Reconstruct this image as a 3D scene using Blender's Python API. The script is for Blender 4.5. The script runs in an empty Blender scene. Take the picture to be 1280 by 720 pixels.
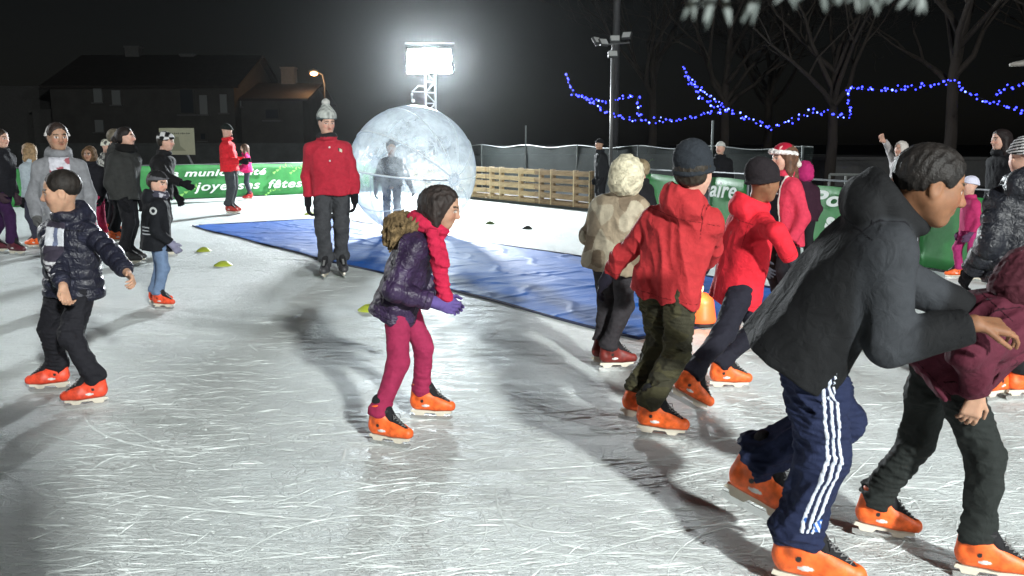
import bpy, math, random
import numpy as np
from mathutils import Vector, Matrix
R = math.radians
random.seed(7)
rng = np.random.default_rng(7)
S = bpy.context.scene
COL = S.collection

# ------------------------------------------------------------------ camera
FPX, PITCH, CAMH = 1100.0, math.atan(183/1100.0), 1.5
cam_d = bpy.data.cameras.new('camera'); cam = bpy.data.objects.new('camera', cam_d); COL.objects.link(cam)
cam.location = (0, 0, CAMH); cam.rotation_euler = (math.pi/2 - PITCH, 0, 0)
cam_d.sensor_width = 36; cam_d.lens = 36*FPX/1280; cam_d.clip_start = .05; cam_d.clip_end = 2000
S.camera = cam
cam_d.dof.use_dof = True; cam_d.dof.focus_distance = 6.5; cam_d.dof.aperture_fstop = 9

# ------------------------------------------------------------------ world (night sky) and exposure
wd = bpy.data.worlds.new('World'); S.world = wd; wd.use_nodes = True
nt = wd.node_tree; nt.nodes.clear()
sky = nt.nodes.new('ShaderNodeTexSky'); sky.sky_type = 'NISHITA'; sky.sun_disc = False
sky.sun_elevation = R(12); sky.sun_rotation = R(150)
hs = nt.nodes.new('ShaderNodeHueSaturation'); hs.inputs['Saturation'].default_value = .35
bg = nt.nodes.new('ShaderNodeBackground'); bg.inputs['Strength'].default_value = .0009
wo = nt.nodes.new('ShaderNodeOutputWorld')
nt.links.new(sky.outputs[0], hs.inputs['Color']); nt.links.new(hs.outputs[0], bg.inputs['Color']); nt.links.new(bg.outputs[0], wo.inputs['Surface'])
S.view_settings.view_transform = 'Standard'; S.view_settings.look = 'None'
S.view_settings.exposure = .12; S.view_settings.gamma = 1
try: S.cycles.use_denoising = True
except Exception: pass
S.cycles.transparent_max_bounces = 24
S.cycles.max_bounces = 8
S.cycles.sample_clamp_indirect = 6

# ------------------------------------------------------------------ floodlights (the lit tower behind the rink, others off frame, one an added fill)
def flood(name, loc, aim, energy, size, color, spread=150, shape_y=None):
    d = bpy.data.lights.new(name, 'AREA'); d.energy = energy; d.color = color
    d.shape = 'RECTANGLE'; d.size = size; d.size_y = shape_y or size; d.spread = R(spread)
    o = bpy.data.objects.new(name, d); COL.objects.link(o); o.location = loc
    o.rotation_euler = (Vector(aim)-Vector(loc)).to_track_quat('-Z', 'Y').to_euler()
    return o
TOWER_A = (-2.5, 27.6, 3.9)
TOWER_B = (6.4, -11.0, 6.9)
flood('rear_floodlight', (TOWER_A[0], TOWER_A[1]-.45, TOWER_A[2]), (-1.5, 12, 0), 4200, 1.2, (.90, .97, 1.0), 165, .5)
FILL_C = (13.5, -7.0, 6.5); TOWER_D = (-19.5, 15.0, 6.0)
flood('front_floodlight', TOWER_B, (0, 8, 0), 2100, .8, (.97, 1.0, .97), 120, .5)
flood('front_right_fill', FILL_C, (0, 7, 0), 520, 1.2, (.95, 1.0, 1.0), 120, .6)  # unseen fill lamp, added to lift the darkest shadows
flood('left_floodlight', TOWER_D, (-2, 5, 0), 620, 1.2, (.95, .98, 1.0), 120, .6)

# ------------------------------------------------------------------ pixel <-> world
cp, sp_ = math.cos(PITCH), math.sin(PITCH)
def ray(px, py):
    u = (px-640)/FPX; v = (360-py)/FPX
    return np.array([u, cp+v*sp_, -sp_+v*cp])
def G(px, py, z=0.0):
    d = ray(px, py); t = (CAMH-z)/(-d[2]); return np.array([0, 0, CAMH]) + d*t
def W(px, py, Y):
    d = ray(px, py); return np.array([0, 0, CAMH]) + d*(Y/d[1])
def PX(p):
    q = np.array(p, float)-np.array([0, 0, CAMH]); f = q[1]*cp-q[2]*sp_; u = q[1]*sp_+q[2]*cp
    return 640+FPX*q[0]/f, 360-FPX*u/f

# ------------------------------------------------------------------ object helpers
def tag(o, label=None, cat=None, group=None, kind=None):
    if label: o['label'] = label
    if cat: o['category'] = cat
    if group: o['group'] = group
    if kind: o['kind'] = kind
    return o
def empty(name, loc, label, cat, group=None, rz=0):
    o = bpy.data.objects.new(name, None); COL.objects.link(o); o.location = tuple(loc); o.rotation_euler[2] = rz
    o.empty_display_size = .1
    return tag(o, label, cat, group)
def link(name, me, mat=None, parent=None, loc=None, smooth=False):
    o = bpy.data.objects.new(name, me); COL.objects.link(o)
    if mat is not None and not me.materials: me.materials.append(mat)
    if parent is not None: o.parent = parent
    if loc is not None: o.location = tuple(loc)
    if smooth:
        me.polygons.foreach_set('use_smooth', np.ones(len(me.polygons), bool))
    return o
def mesh_np(name, V, F, col=None):
    me = bpy.data.meshes.new(name)
    V = np.asarray(V, np.float32); F = np.asarray(F, np.int32)
    n = F.shape[1]
    me.vertices.add(len(V)); me.vertices.foreach_set('co', V.ravel())
    me.loops.add(F.size); me.loops.foreach_set('vertex_index', F.ravel())
    me.polygons.add(len(F)); me.polygons.foreach_set('loop_start', np.arange(0, F.size, n, dtype=np.int32))
    try: me.polygons.foreach_set('loop_total', np.full(len(F), n, np.int32))
    except Exception: pass
    me.update(calc_edges=True)
    if col is not None:
        a = me.color_attributes.new('col', 'FLOAT_COLOR', 'POINT')
        c = np.ones((len(V), 4), np.float32); c[:, :3] = col; a.data.foreach_set('color', c.ravel())
    return me
class MB:
    """collects boxes, tubes and prisms into one mesh"""
    def __init__(s): s.v = []; s.f = []
    def add(s, vs, fs):
        b = len(s.v); s.v += [tuple(map(float, v)) for v in vs]; s.f += [tuple(i+b for i in f) for f in fs]; return s
    def box(s, c, size, rot=None):
        hx, hy, hz = [a/2 for a in size]
        vs = [Vector((x, y, z)) for x in (-hx, hx) for y in (-hy, hy) for z in (-hz, hz)]
        if rot is not None: vs = [rot @ v for v in vs]
        vs = [v+Vector(c) for v in vs]
        return s.add(vs, [(0, 1, 3, 2), (4, 6, 7, 5), (0, 4, 5, 1), (2, 3, 7, 6), (0, 2, 6, 4), (1, 5, 7, 3)])
    def tube(s, pts, r, n=6, caps=True):
        pts = [Vector(p) for p in pts]; m = len(pts)
        rs = r if hasattr(r, '__len__') else [r]*m
        vs = []; up = Vector((0, 0, 1))
        for i, p in enumerate(pts):
            t = (pts[min(i+1, m-1)]-pts[max(i-1, 0)]).normalized()
            if i == 0:
                a = t.cross(up) if abs(t.z) < .95 else t.cross(Vector((1, 0, 0)))
                a.normalize()
            else:
                a = (a - t*a.dot(t))
                a = a.normalized() if a.length > 1e-6 else t.orthogonal().normalized()
            b = t.cross(a)
            for k in range(n):
                th = 2*math.pi*k/n; vs.append(p+(a*math.cos(th)+b*math.sin(th))*rs[i])
        fs = []
        for i in range(m-1):
            for k in range(n):
                k2 = (k+1) % n; fs.append((i*n+k, i*n+k2, (i+1)*n+k2, (i+1)*n+k))
        if caps: fs += [tuple(range(n-1, -1, -1)), tuple((m-1)*n+k for k in range(n))]
        return s.add(vs, fs)
    def prism(s, poly, axis, d0, d1):
        """poly: list of 2-D points in the plane of the two other axes; extruded d0..d1 along axis"""
        n = len(poly); vs = []
        for d in (d0, d1):
            for a, b in poly:
                vs.append((d, a, b) if axis == 0 else (a, d, b) if axis == 1 else (a, b, d))
        fs = [tuple(range(n)), tuple(range(2*n-1, n-1, -1))] + [(i, i+n, (i+1) % n+n, (i+1) % n) for i in range(n)]
        return s.add(vs, fs)
    def build(s, name, mat, parent=None, loc=None, smooth=False, bevel=0):
        me = bpy.data.meshes.new(name); me.from_pydata(s.v, [], s.f); me.update()
        import bmesh
        bm = bmesh.new(); bm.from_mesh(me); bmesh.ops.recalc_face_normals(bm, faces=bm.faces)
        bm.to_mesh(me); bm.free()
        o = link(name, me, mat, parent, loc, smooth)
        if bevel:
            m = o.modifiers.new('bevel', 'BEVEL'); m.width = bevel; m.segments = 2; m.limit_method = 'ANGLE'
        return o

# ------------------------------------------------------------------ materials
MATS = {}
def nodes_mat(name):
    m = bpy.data.materials.new(name); m.use_nodes = True
    b = m.node_tree.nodes['Principled BSDF']; return m, m.node_tree, b
def mat(name, color, rough=.6, metal=0, emis=None, estr=0, noise=0, nscale=8, bump=0, bscale=200, spec=.5, stretch=(1, 1, 1)):
    if name in MATS: return MATS[name]
    m, t, b = nodes_mat(name); N = t.nodes.new; L = t.links.new
    b.inputs['Base Color'].default_value = (*color, 1); b.inputs['Roughness'].default_value = rough
    b.inputs['Metallic'].default_value = metal; b.inputs['Specular IOR Level'].default_value = spec
    tc = N('ShaderNodeTexCoord'); mp = N('ShaderNodeMapping'); mp.inputs['Scale'].default_value = stretch; L(tc.outputs['Object'], mp.inputs[0])
    if noise:
        n = N('ShaderNodeTexNoise'); n.inputs['Scale'].default_value = nscale; n.inputs['Detail'].default_value = 6; n.inputs['Roughness'].default_value = .65
        L(mp.outputs[0], n.inputs['Vector'])
        r = N('ShaderNodeMapRange'); r.inputs[1].default_value = .3; r.inputs[2].default_value = .7; r.inputs[3].default_value = 1-noise; r.inputs[4].default_value = 1+noise
        L(n.outputs['Fac'], r.inputs[0])
        x = N('ShaderNodeMix'); x.data_type = 'RGBA'; x.blend_type = 'MULTIPLY'; x.inputs[0].default_value = 1; x.inputs[6].default_value = (*color, 1)
        L(r.outputs[0], x.inputs[7]); L(x.outputs[2], b.inputs['Base Color'])
    if bump:
        n2 = N('ShaderNodeTexNoise'); n2.inputs['Scale'].default_value = bscale; n2.inputs['Detail'].default_value = 4
        L(mp.outputs[0], n2.inputs['Vector'])
        bp = N('ShaderNodeBump'); bp.inputs['Strength'].default_value = bump; bp.inputs['Distance'].default_value = .01
        L(n2.outputs['Fac'], bp.inputs['Height']); L(bp.outputs[0], b.inputs['Normal'])
    if emis:
        b.inputs['Emission Color'].default_value = (*emis, 1); b.inputs['Emission Strength'].default_value = estr
    MATS[name] = m; return m
def vmat(name, rough=.8, fine=250, bump=.25, sss=0, sheen=0, folds=.5, fscale=14, spec=.4, noise=.12):
    """material that reads the mesh's own colour attribute"""
    if name in MATS: return MATS[name]
    m, t, b = nodes_mat(name); N = t.nodes.new; L = t.links.new
    a = N('ShaderNodeAttribute'); a.attribute_name = 'col'
    tc = N('ShaderNodeTexCoord')
    n = N('ShaderNodeTexNoise'); n.inputs['Scale'].default_value = 30; n.inputs['Detail'].default_value = 5; L(tc.outputs['Object'], n.inputs['Vector'])
    r = N('ShaderNodeMapRange'); r.inputs[1].default_value = .3; r.inputs[2].default_value = .7; r.inputs[3].default_value = 1-noise; r.inputs[4].default_value = 1+noise
    L(n.outputs['Fac'], r.inputs[0])
    x = N('ShaderNodeMix'); x.data_type = 'RGBA'; x.blend_type = 'MULTIPLY'; x.inputs[0].default_value = 1
    L(a.outputs['Color'], x.inputs[6]); L(r.outputs[0], x.inputs[7]); L(x.outputs[2], b.inputs['Base Color'])
    b.inputs['Roughness'].default_value = rough; b.inputs['Specular IOR Level'].default_value = spec
    if sss: b.inputs['Subsurface Weight'].default_value = sss; b.inputs['Subsurface Scale'].default_value = .01
    if sheen: b.inputs['Sheen Weight'].default_value = sheen
    f = N('ShaderNodeTexNoise'); f.inputs['Scale'].default_value = fine; L(tc.outputs['Object'], f.inputs['Vector'])
    g = N('ShaderNodeTexNoise'); g.inputs['Scale'].default_value = fscale; g.inputs['Detail'].default_value = 3; g.inputs['Distortion'].default_value = 1.2; L(tc.outputs['Object'], g.inputs['Vector'])
    b1 = N('ShaderNodeBump'); b1.inputs['Strength'].default_value = folds; b1.inputs['Distance'].default_value = .03
    b2 = N('ShaderNodeBump'); b2.inputs['Strength'].default_value = bump; b2.inputs['Distance'].default_value = .003
    L(g.outputs['Fac'], b1.inputs['Height']); L(f.outputs['Fac'], b2.inputs['Height']); L(b1.outputs[0], b2.inputs['Normal']); L(b2.outputs[0], b.inputs['Normal'])
    MATS[name] = m; return m
CLOTH = vmat('woven_cloth', .85, 300, .3, spec=.18, fscale=18, folds=.28)
NYLON = vmat('padded_nylon', .42, 420, .12, folds=.5, fscale=26, spec=.35)
KNIT = vmat('knitted_wool', .95, 170, .9, spec=.15, folds=.15)
FURM = vmat('fur_trim', .95, 120, 1.0, spec=.15, folds=.6, fscale=60, noise=.35)
SKINM = vmat('skin', .6, 500, .2, sss=.10, folds=.05, noise=.14, spec=.3)
HAIRM = vmat('hair_strands', .6, 210, .7, folds=.15, fscale=60, noise=.45, spec=.3)
SHELL = vmat('moulded_shell', .48, 60, .05, folds=.1, noise=.32)
RUBBER = mat('black_rubber', (.012, .012, .014), .55, bump=.2)
STEEL = mat('blade_steel', (.75, .75, .74), .25, 1)
CREAM = mat('cream_plastic', (.62, .58, .48), .4, noise=.15)
LACE = mat('grey_lace', (.16, .16, .16), .8)
# ------------------------------------------------------------------ implicit-surface modeller (smooth unions, meshed by surface nets)
def nrm(v): v = np.asarray(v, float); return v/(np.linalg.norm(v)+1e-9)
def smin(a, b, k):
    h = np.maximum(k-np.abs(a-b), 0)/k; return np.minimum(a, b)-h*h*k*.25
class Sdf:
    def __init__(s): s.p = []; s.disp = None; s.dmax = 0; s.cut = []
    def rc(s, a, b, ra, rb, k=.02, sub=False, band=None):
        a = np.asarray(a, float); b = np.asarray(b, float); ba = b-a; L2 = float(ba@ba)+1e-12
        def f(P):
            pa = P-a; t = np.clip(pa@ba/L2, 0, 1); r = ra+(rb-ra)*t
            if band is not None:
                lam, amp, ph = band; r = r + amp*(np.abs(np.sin(np.pi*(t*math.sqrt(L2)/lam+ph)))**.6-.5)
            return np.sqrt(((pa-t[:, None]*ba)**2).sum(1))-r
        s.p.append((f, (a+b)/2, math.sqrt(L2)/2+max(ra, rb)+.01, k, sub)); return s
    def el(s, c, r, M=None, k=.02, sub=False):
        c = np.asarray(c, float); r = np.asarray(r, float); M = np.eye(3) if M is None else np.asarray(M)
        def f(P):
            q = (P-c)@M; k0 = np.sqrt(((q/r)**2).sum(1)); k1 = np.sqrt(((q/r**2)**2).sum(1))+1e-9
            return k0*(k0-1)/k1
        s.p.append((f, c, float(r.max())+.01, k, sub)); return s
    def bx(s, c, h, M=None, rr=.004, k=.005, sub=False):
        c = np.asarray(c, float); h = np.asarray(h, float); M = np.eye(3) if M is None else np.asarray(M)
        def f(P):
            q = np.abs((P-c)@M)-h+rr
            return np.sqrt((np.maximum(q, 0)**2).sum(1))+np.minimum(q.max(1), 0)-rr
        s.p.append((f, c, float(np.linalg.norm(h))+.01, k, sub)); return s
    def torus(s, c, R_, r, M=None, k=.01, sx=1.0):
        c = np.asarray(c, float); M = np.eye(3) if M is None else np.asarray(M)
        def f(P):
            q = (P-c)@M; e = np.sqrt((q[:, 0]/sx)**2+q[:, 1]**2)-R_
            return np.sqrt(e*e+q[:, 2]**2)-r
        s.p.append((f, c, R_*max(1, sx)+r+.01, k, False)); return s
    def plane(s, c, n, k=.006, sub=True, rad=None):
        """cut away the side n points to (inside a ball of radius rad about c, when given)"""
        s.cut.append((np.asarray(c, float), nrm(n), k, rad)); return s
    def ev(s, P, cull=None):
        d = np.full(len(P), .3)
        for f, c, r, k, sub in s.p:
            if cull is None: idx = slice(None); Q = P
            else:
                m = ((cull-c)**2).sum(1) < (r+k+s._reach)**2
                if not m.any(): continue
                idx = np.repeat(m, s._bn); Q = P[idx]
            v = f(Q); cur = d[idx]
            d[idx] = -smin(-cur, v, k) if sub else smin(cur, v, k)
        for c, n, k, rad in s.cut:
            v = (P-c)@n
            if rad is not None: v = np.maximum(v*-1, np.sqrt(((P-c)**2).sum(1))-rad)*-1
            d = -smin(-d, -v, k)
        if s.disp is not None:
            near = np.abs(d) < .06
            if near.any(): d[near] -= s.disp(P[near])
        return d
    def mesh(s, vox, B=8):
        lo = np.min([c-r for f, c, r, k, sub in s.p if not sub], 0)-vox*3-s.dmax; hi = np.max([c+r for f, c, r, k, sub in s.p if not sub], 0)+vox*3+s.dmax
        nb = np.ceil((hi-lo)/(vox*B)).astype(int)
        bc = np.stack(np.meshgrid(*[np.arange(n) for n in nb], indexing='ij'), -1).reshape(-1, 3)
        cen = lo+(bc+.5)*B*vox; half = B*vox*.87
        s._reach = half+vox*3+s.dmax; s._bn = 1
        dc = s.ev(cen)
        act = np.abs(dc) < half*1.6+s.dmax
        n = nb*B
        D = np.repeat(np.repeat(np.repeat(np.where(dc.reshape(nb) < 0, -.3, .3).astype(np.float32), B, 0), B, 1), B, 2)
        g = (np.stack(np.meshgrid(*[np.arange(B)]*3, indexing='ij'), -1).reshape(-1, 3))*vox
        ac = bc[act]; s._bn = B**3
        for i0 in range(0, len(ac), 600):
            a = ac[i0:i0+600]; P = (lo+a[:, None, :]*B*vox+g[None]).reshape(-1, 3)
            v = s.ev(P, cen[act][i0:i0+600]).astype(np.float32).reshape(-1, B, B, B)
            for q, (x, y, z) in enumerate(a*B): D[x:x+B, y:y+B, z:z+B] = v[q]
        return nets(D, lo, vox)
def nets(D, lo, vox):
    ins = D < 0
    c = [ins[:-1, :-1, :-1], ins[1:, :-1, :-1], ins[:-1, 1:, :-1], ins[1:, 1:, :-1], ins[:-1, :-1, 1:], ins[1:, :-1, 1:], ins[:-1, 1:, 1:], ins[1:, 1:, 1:]]
    allin = c[0].copy(); anyin = c[0].copy()
    for q in c[1:]: allin &= q; anyin |= q
    A = np.argwhere(anyin & ~allin)
    idx = np.full(anyin.shape, -1, np.int32); idx[A[:, 0], A[:, 1], A[:, 2]] = np.arange(len(A))
    off = np.array([(i & 1, (i >> 1) & 1, (i >> 2) & 1) for i in range(8)])
    val = np.stack([D[A[:, 0]+o[0], A[:, 1]+o[1], A[:, 2]+o[2]] for o in off], 1)
    pos = np.zeros((len(A), 3)); cnt = np.zeros(len(A))
    for i in range(8):
        for j in range(i+1, 8):
            if bin(i ^ j).count('1') != 1: continue
            m = (val[:, i] < 0) != (val[:, j] < 0)
            t = np.where(m, val[:, i]/(val[:, i]-val[:, j]+1e-12), 0)
            pos += np.where(m[:, None], off[i]+t[:, None]*(off[j]-off[i]), 0); cnt += m
    V = lo+(A+pos/np.maximum(cnt, 1)[:, None])*vox
    F = []
    for ax in range(3):
        sl0 = [slice(None)]*3; sl1 = [slice(None)]*3; sl0[ax] = slice(0, -1); sl1[ax] = slice(1, None)
        a = ins[tuple(sl0)]; b = ins[tuple(sl1)]; E = np.argwhere(a != b)
        u, w = [(1, 2), (2, 0), (0, 1)][ax]
        E = E[(E[:, u] > 0) & (E[:, w] > 0) & (E[:, u] < idx.shape[u]) & (E[:, w] < idx.shape[w])]
        def cell(du, dw):
            q = E.copy(); q[:, u] += du; q[:, w] += dw; return idx[q[:, 0], q[:, 1], q[:, 2]]
        q = np.stack([cell(-1, -1), cell(0, -1), cell(0, 0), cell(-1, 0)], 1)
        fl = ~a[E[:, 0], E[:, 1], E[:, 2]]; q[fl] = q[fl][:, ::-1]
        F.append(q)
    F = np.concatenate(F); F = F[(F >= 0).all(1)]
    return V, F
_sd = np.random.default_rng(3)
_K = _sd.normal(size=(40, 3)); _K /= np.linalg.norm(_K, axis=1)[:, None]; _PH = _sd.uniform(0, 6.28, 40)
def sn(P, lam, n=6, s=0, st=(1, 1, 1)):
    """smooth pseudo-noise, -1..1, wavelength lam"""
    Q = P*np.array(st); o = np.zeros(len(P))
    for i in range(n):
        j = (i+s*7) % 40; o += np.sin(Q@(_K[j]*2*np.pi/lam*(.7+.09*((i*5+s) % 7)))+_PH[j]+s)
    return o/n*1.4
def folds(amp, lam, s=0, st=(1, 1, 1)):
    """sharp-creased cloth folds"""
    def f(P):
        a = sn(P, lam, 4, s, st); b = sn(P, lam*.45, 4, s+3, st)
        return amp*((1-np.abs(a)*1.6)*.75+(1-np.abs(b)*1.6)*.3-.45)
    return f

# ------------------------------------------------------------------ people
def rotm(yaw, pitch=0, roll=0):
    """columns: forward, left, up.  pitch > 0 looks down"""
    y, p, r = R(yaw), R(pitch), R(roll)
    f = np.array([math.cos(y)*math.cos(p), math.sin(y)*math.cos(p), -math.sin(p)])
    l = np.array([-math.sin(y), math.cos(y), 0]); u = np.cross(f, l)
    l2 = l*math.cos(r)+u*math.sin(r); u2 = np.cross(f, l2)
    return np.stack([f, l2, u2], 1)
def ik(a, c, la, lb, pole):
    a = np.asarray(a, float); c = np.asarray(c, float); v = c-a; d = np.linalg.norm(v)+1e-9; u = v/d
    if d > (la+lb)*.995: d = (la+lb)*.995; c = a+u*d
    if d < abs(la-lb)*1.05+.01: d = abs(la-lb)*1.05+.01; c = a+u*d
    x = (la*la-lb*lb+d*d)/(2*d); h = math.sqrt(max(la*la-x*x, 0))
    p = np.asarray(pole, float); p = nrm(p-u*(p@u)); return a+u*x+p*h, c
def hex2(c): return np.array(c, float)

def face_cols(V, hc, M, hh, tone, brow, lips=None, eyes=True):
    q = ((V-hc)@M)/hh
    col = np.tile(hex2(tone), (len(V), 1))
    m = (np.linalg.norm(q, axis=1) < .75)
    lp = hex2(lips) if lips is not None else hex2(tone)*np.array([.85, .55, .55])
    fr = m & (q[:, 0] > .2)
    y = np.abs(q[:, 1])
    if eyes:
        w = fr & (((y-.145)/.075)**2+((q[:, 2]-.0)/.036)**2 < 1); col[w] = (.55, .52, .5)
        w = fr & ((y-.145)**2+(q[:, 2])**2 < .034**2); col[w] = (.03, .02, .015)
        w = fr & (((y-.145)/.09)**2+((q[:, 2]-.036)/.012)**2 < 1); col[w] = hex2(tone)*.25
        w = fr & (np.abs(y-.15) < .10) & (np.abs(q[:, 2]-.115+.25*(y-.13)**2*4) < .022); col[w] = hex2(brow)
    w = fr & (y < .105) & (np.abs(q[:, 2]+.255) < .04*(1-(y/.115)**2)+.006); col[w] = lp
    w = fr & (y < .09) & (np.abs(q[:, 2]+.255) < .008); col[w] = lp*.35
    # blush on cheeks, nose
    w = np.exp(-(((q[:, 0]-.35)/.15)**2+((y-.19)/.09)**2+((q[:, 2]+.13)/.1)**2))+.8*np.exp(-(((q[:, 0]-.45)/.1)**2+(y/.07)**2+((q[:, 2]+.12)/.07)**2))
    col = col*(1-.3*w[:, None]*np.array([0, .8, .8]))
    return col
def head_sdf(s, hc, M, hh, smile=0):
    def p(x, y, z): return hc+M@(np.array([x, y, z])*hh)
    s.el(p(-.05, 0, .13), np.array([.43, .345, .36])*hh, M, .03)
    s.el(p(.10, 0, -.17), np.array([.27, .26, .30])*hh, M, .04)
    s.rc(p(.24, -.03, -.40), p(.24, .03, -.40), .085*hh, .085*hh, .03)
    for q in (-1, 1):
        s.el(p(.22, q*.16, -.12), np.array([.13, .12, .14])*hh, M, .03)
        s.rc(p(.0, q*.24, -.2), p(.2, q*.1, -.40), .07*hh, .06*hh, .04)
        s.rc(p(.365, q*.05, .075), p(.29, q*.22, .07), .035*hh, .04*hh, .015)
        s.el(p(.435, q*.145, -.005), np.array([.09, .085, .055])*hh, M, .012, True)
        s.el(p(.30, q*.145, -.003), np.array([.066, .066, .058])*hh, M, .004)
        s.el(p(.405, q*.05, -.155), np.array([.05, .038, .032])*hh, M, .008)
        s.el(p(-.03, q*.345, -.03), np.array([.085, .032, .14])*hh, M, .008)
        s.el(p(.0, q*.375, -.02), np.array([.04, .02, .075])*hh, M, .008, True)
    s.rc(p(.38, 0, .03), p(.465, 0, -.125), .026*hh, .05*hh, .02)
    s.rc(p(.355, -.07, -.232), p(.355, .07, -.232), .028*hh, .028*hh, .01)
    s.rc(p(.35, -.055, -.285), p(.35, .055, -.285), .034*hh, .034*hh, .01)
def hand_sdf(s, wrist, d, palm, side, L, curl=25, r=None):
    """d: direction from wrist, palm: palm normal, side: +1 thumb on cross(d, palm) side"""
    d = nrm(d); palm = nrm(palm-d*(palm@d)); t = np.cross(d, palm)*side
    r = r or .042*L
    for q in (-.17, -.05, .07, .17):
        s.rc(wrist+t*q*.5*L, wrist+d*.5*L+t*q*L, .09*L, .075*L, .01)
    fl = [(.17, .44), (.06, .5), (-.055, .46), (-.165, .36)]
    for i, (o, ln) in enumerate(fl):
        a = wrist+d*.5*L+t*o*L; ang = R(curl*.55+i*3); dd = d
        for j, fr in enumerate((.44, .32, .24)):
            dd = nrm(d*math.cos(ang)+palm*math.sin(ang)+t*(.5-i)*.05); b = a+dd*ln*fr*L
            s.rc(a, b, r*(1.15-.12*j), r*(1.05-.12*j), .002); a = b; ang += R(curl)
    a = wrist+d*.14*L+t*.15*L; b = a+nrm(d*.75+t*.65+palm*.3)*.28*L; c = b+nrm(d*.95+t*.15+palm*.45)*.23*L
    s.rc(a, b, r*1.5, r*1.2, .008); s.rc(b, c, r*1.15, r*.95, .003)

def const(c): return lambda V, J: np.tile(hex2(c), (len(V), 1))
SKATE_CACHE = {}
def skate_meshes(color, quick):
    key = (tuple(color), quick)
    if key in SKATE_CACHE: return SKATE_CACHE[key]
    vx = .004 if not quick else .009
    s = Sdf()
    s.rc((-.075, 0, .108), (.06, .006, .098), .044, .046, .02); s.rc((.06, .006, .098), (.145, .0, .096), .046, .036, .02)
    s.rc((-.035, 0, .14), (-.05, 0, .245), .052, .058, .02); s.rc((-.005, 0, .165), (.10, 0, .118), .042, .034, .03)
    s.rc((-.09, 0, .13), (-.085, 0, .20), .034, .03, .02)
    s.rc((-.05, 0, .225), (-.052, 0, .30), .040, .046, .004, True)
    s.plane((0, 0, .068), (0, 0, -1), .006); s.plane((-.05, 0, .262), (-.25, 0, 1), .006)
    s.rc((.035, 0, .19), (.135, 0, .142), .026, .018, .008, True)
    V, F = s.mesh(vx)
    c = np.tile(hex2(color), (len(V), 1))
    c[V[:, 2] < .080] = hex2(color)*.75
    c[(np.abs(V[:, 2]-.222) < .011)] = (.015, .015, .016)
    c[((V[:, 0]+.032)**2+(V[:, 2]-.138)**2 < .011**2)] = (.02, .02, .02)
    c[((V[:, 0]+.01)/.026)**2+((V[:, 2]-.105)/.009)**2 < 1] = (.6, .6, .58)
    shell = mesh_np('shell', V, F, c); shell.materials.append(SHELL)
    shell.polygons.foreach_set('use_smooth', np.ones(len(shell.polygons), bool))
    s = Sdf(); s.rc((.0, 0, .225), (.04, 0, .172), .036, .03, .02); s.rc((.04, 0, .172), (.125, 0, .118), .03, .022, .01)
    s.rc((-.045, 0, .235), (-.046, 0, .272), .047, .048, .01)
    V, F = s.mesh(vx); c = np.tile(hex2((.016, .016, .018)), (len(V), 1))
    tongue = mesh_np('tongue', V, F, c); tongue.materials.append(CLOTH); tongue.polygons.foreach_set('use_smooth', np.ones(len(tongue.polygons), bool))
    m = MB()
    if not quick:
        pth = [(.052, .2), (.068, .188), (.084, .176), (.1, .163), (.116, .15), (.13, .139)]
        for i, (x, z) in enumerate(pth):
            y = .021-.001*i
            m.tube([(x-.004, -y, z-.004), (x+.004, 0, z+.004), (x-.004, y, z-.004)], .0022, 5)
            if i: m.tube([(pth[i-1][0]-.004, -y, pth[i-1][1]-.003), (x, y*(-1)**i*.2, z+.006), (x-.004, y, z-.004)], .002, 5)
        m.tube([(.05, .01, .205), (.07, .035, .2), (.075, .04, .175)], .002, 5); m.tube([(.05, -.01, .205), (.068, -.03, .206), (.08, -.045, .185)], .002, 5)
    else: m.box((.09, 0, .172), (.08, .02, .006), Matrix.Rotation(R(35), 3, 'Y'))
    t = MB()
    t.prism([(-.115, .067), (.15, .067), (.155, .05), (.12, .046), (.10, .028), (.06, .028), (.045, .046), (-.02, .046), (-.035, .028), (-.09, .028), (-.1, .046), (-.122, .05)], 1, -.011, .011)
    b = MB(); b.prism([(-.125, .03), (.125, .03), (.158, .034), (.163, .022), (.145, .004), (.12, 0), (-.1, 0), (-.122, .006)], 1, -.002, .002)
    k = MB(); k.box((.012, -.03, .222), (.03, .012, .02), Matrix.Rotation(R(30), 3, 'Z')); k.box((.012, .03, .222), (.03, .012, .02), Matrix.Rotation(R(-30), 3, 'Z'))
    def mk(b, nm, mt):
        me = bpy.data.meshes.new(nm); me.from_pydata(b.v, [], b.f); me.materials.append(mt); me.update(); return me
    SKATE_CACHE[key] = (shell, tongue, mk(m, 'lace', LACE), mk(t, 'blade_holder', CREAM), mk(b, 'blade', STEEL), mk(k, 'buckle', RUBBER))
    return SKATE_CACHE[key]

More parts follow.
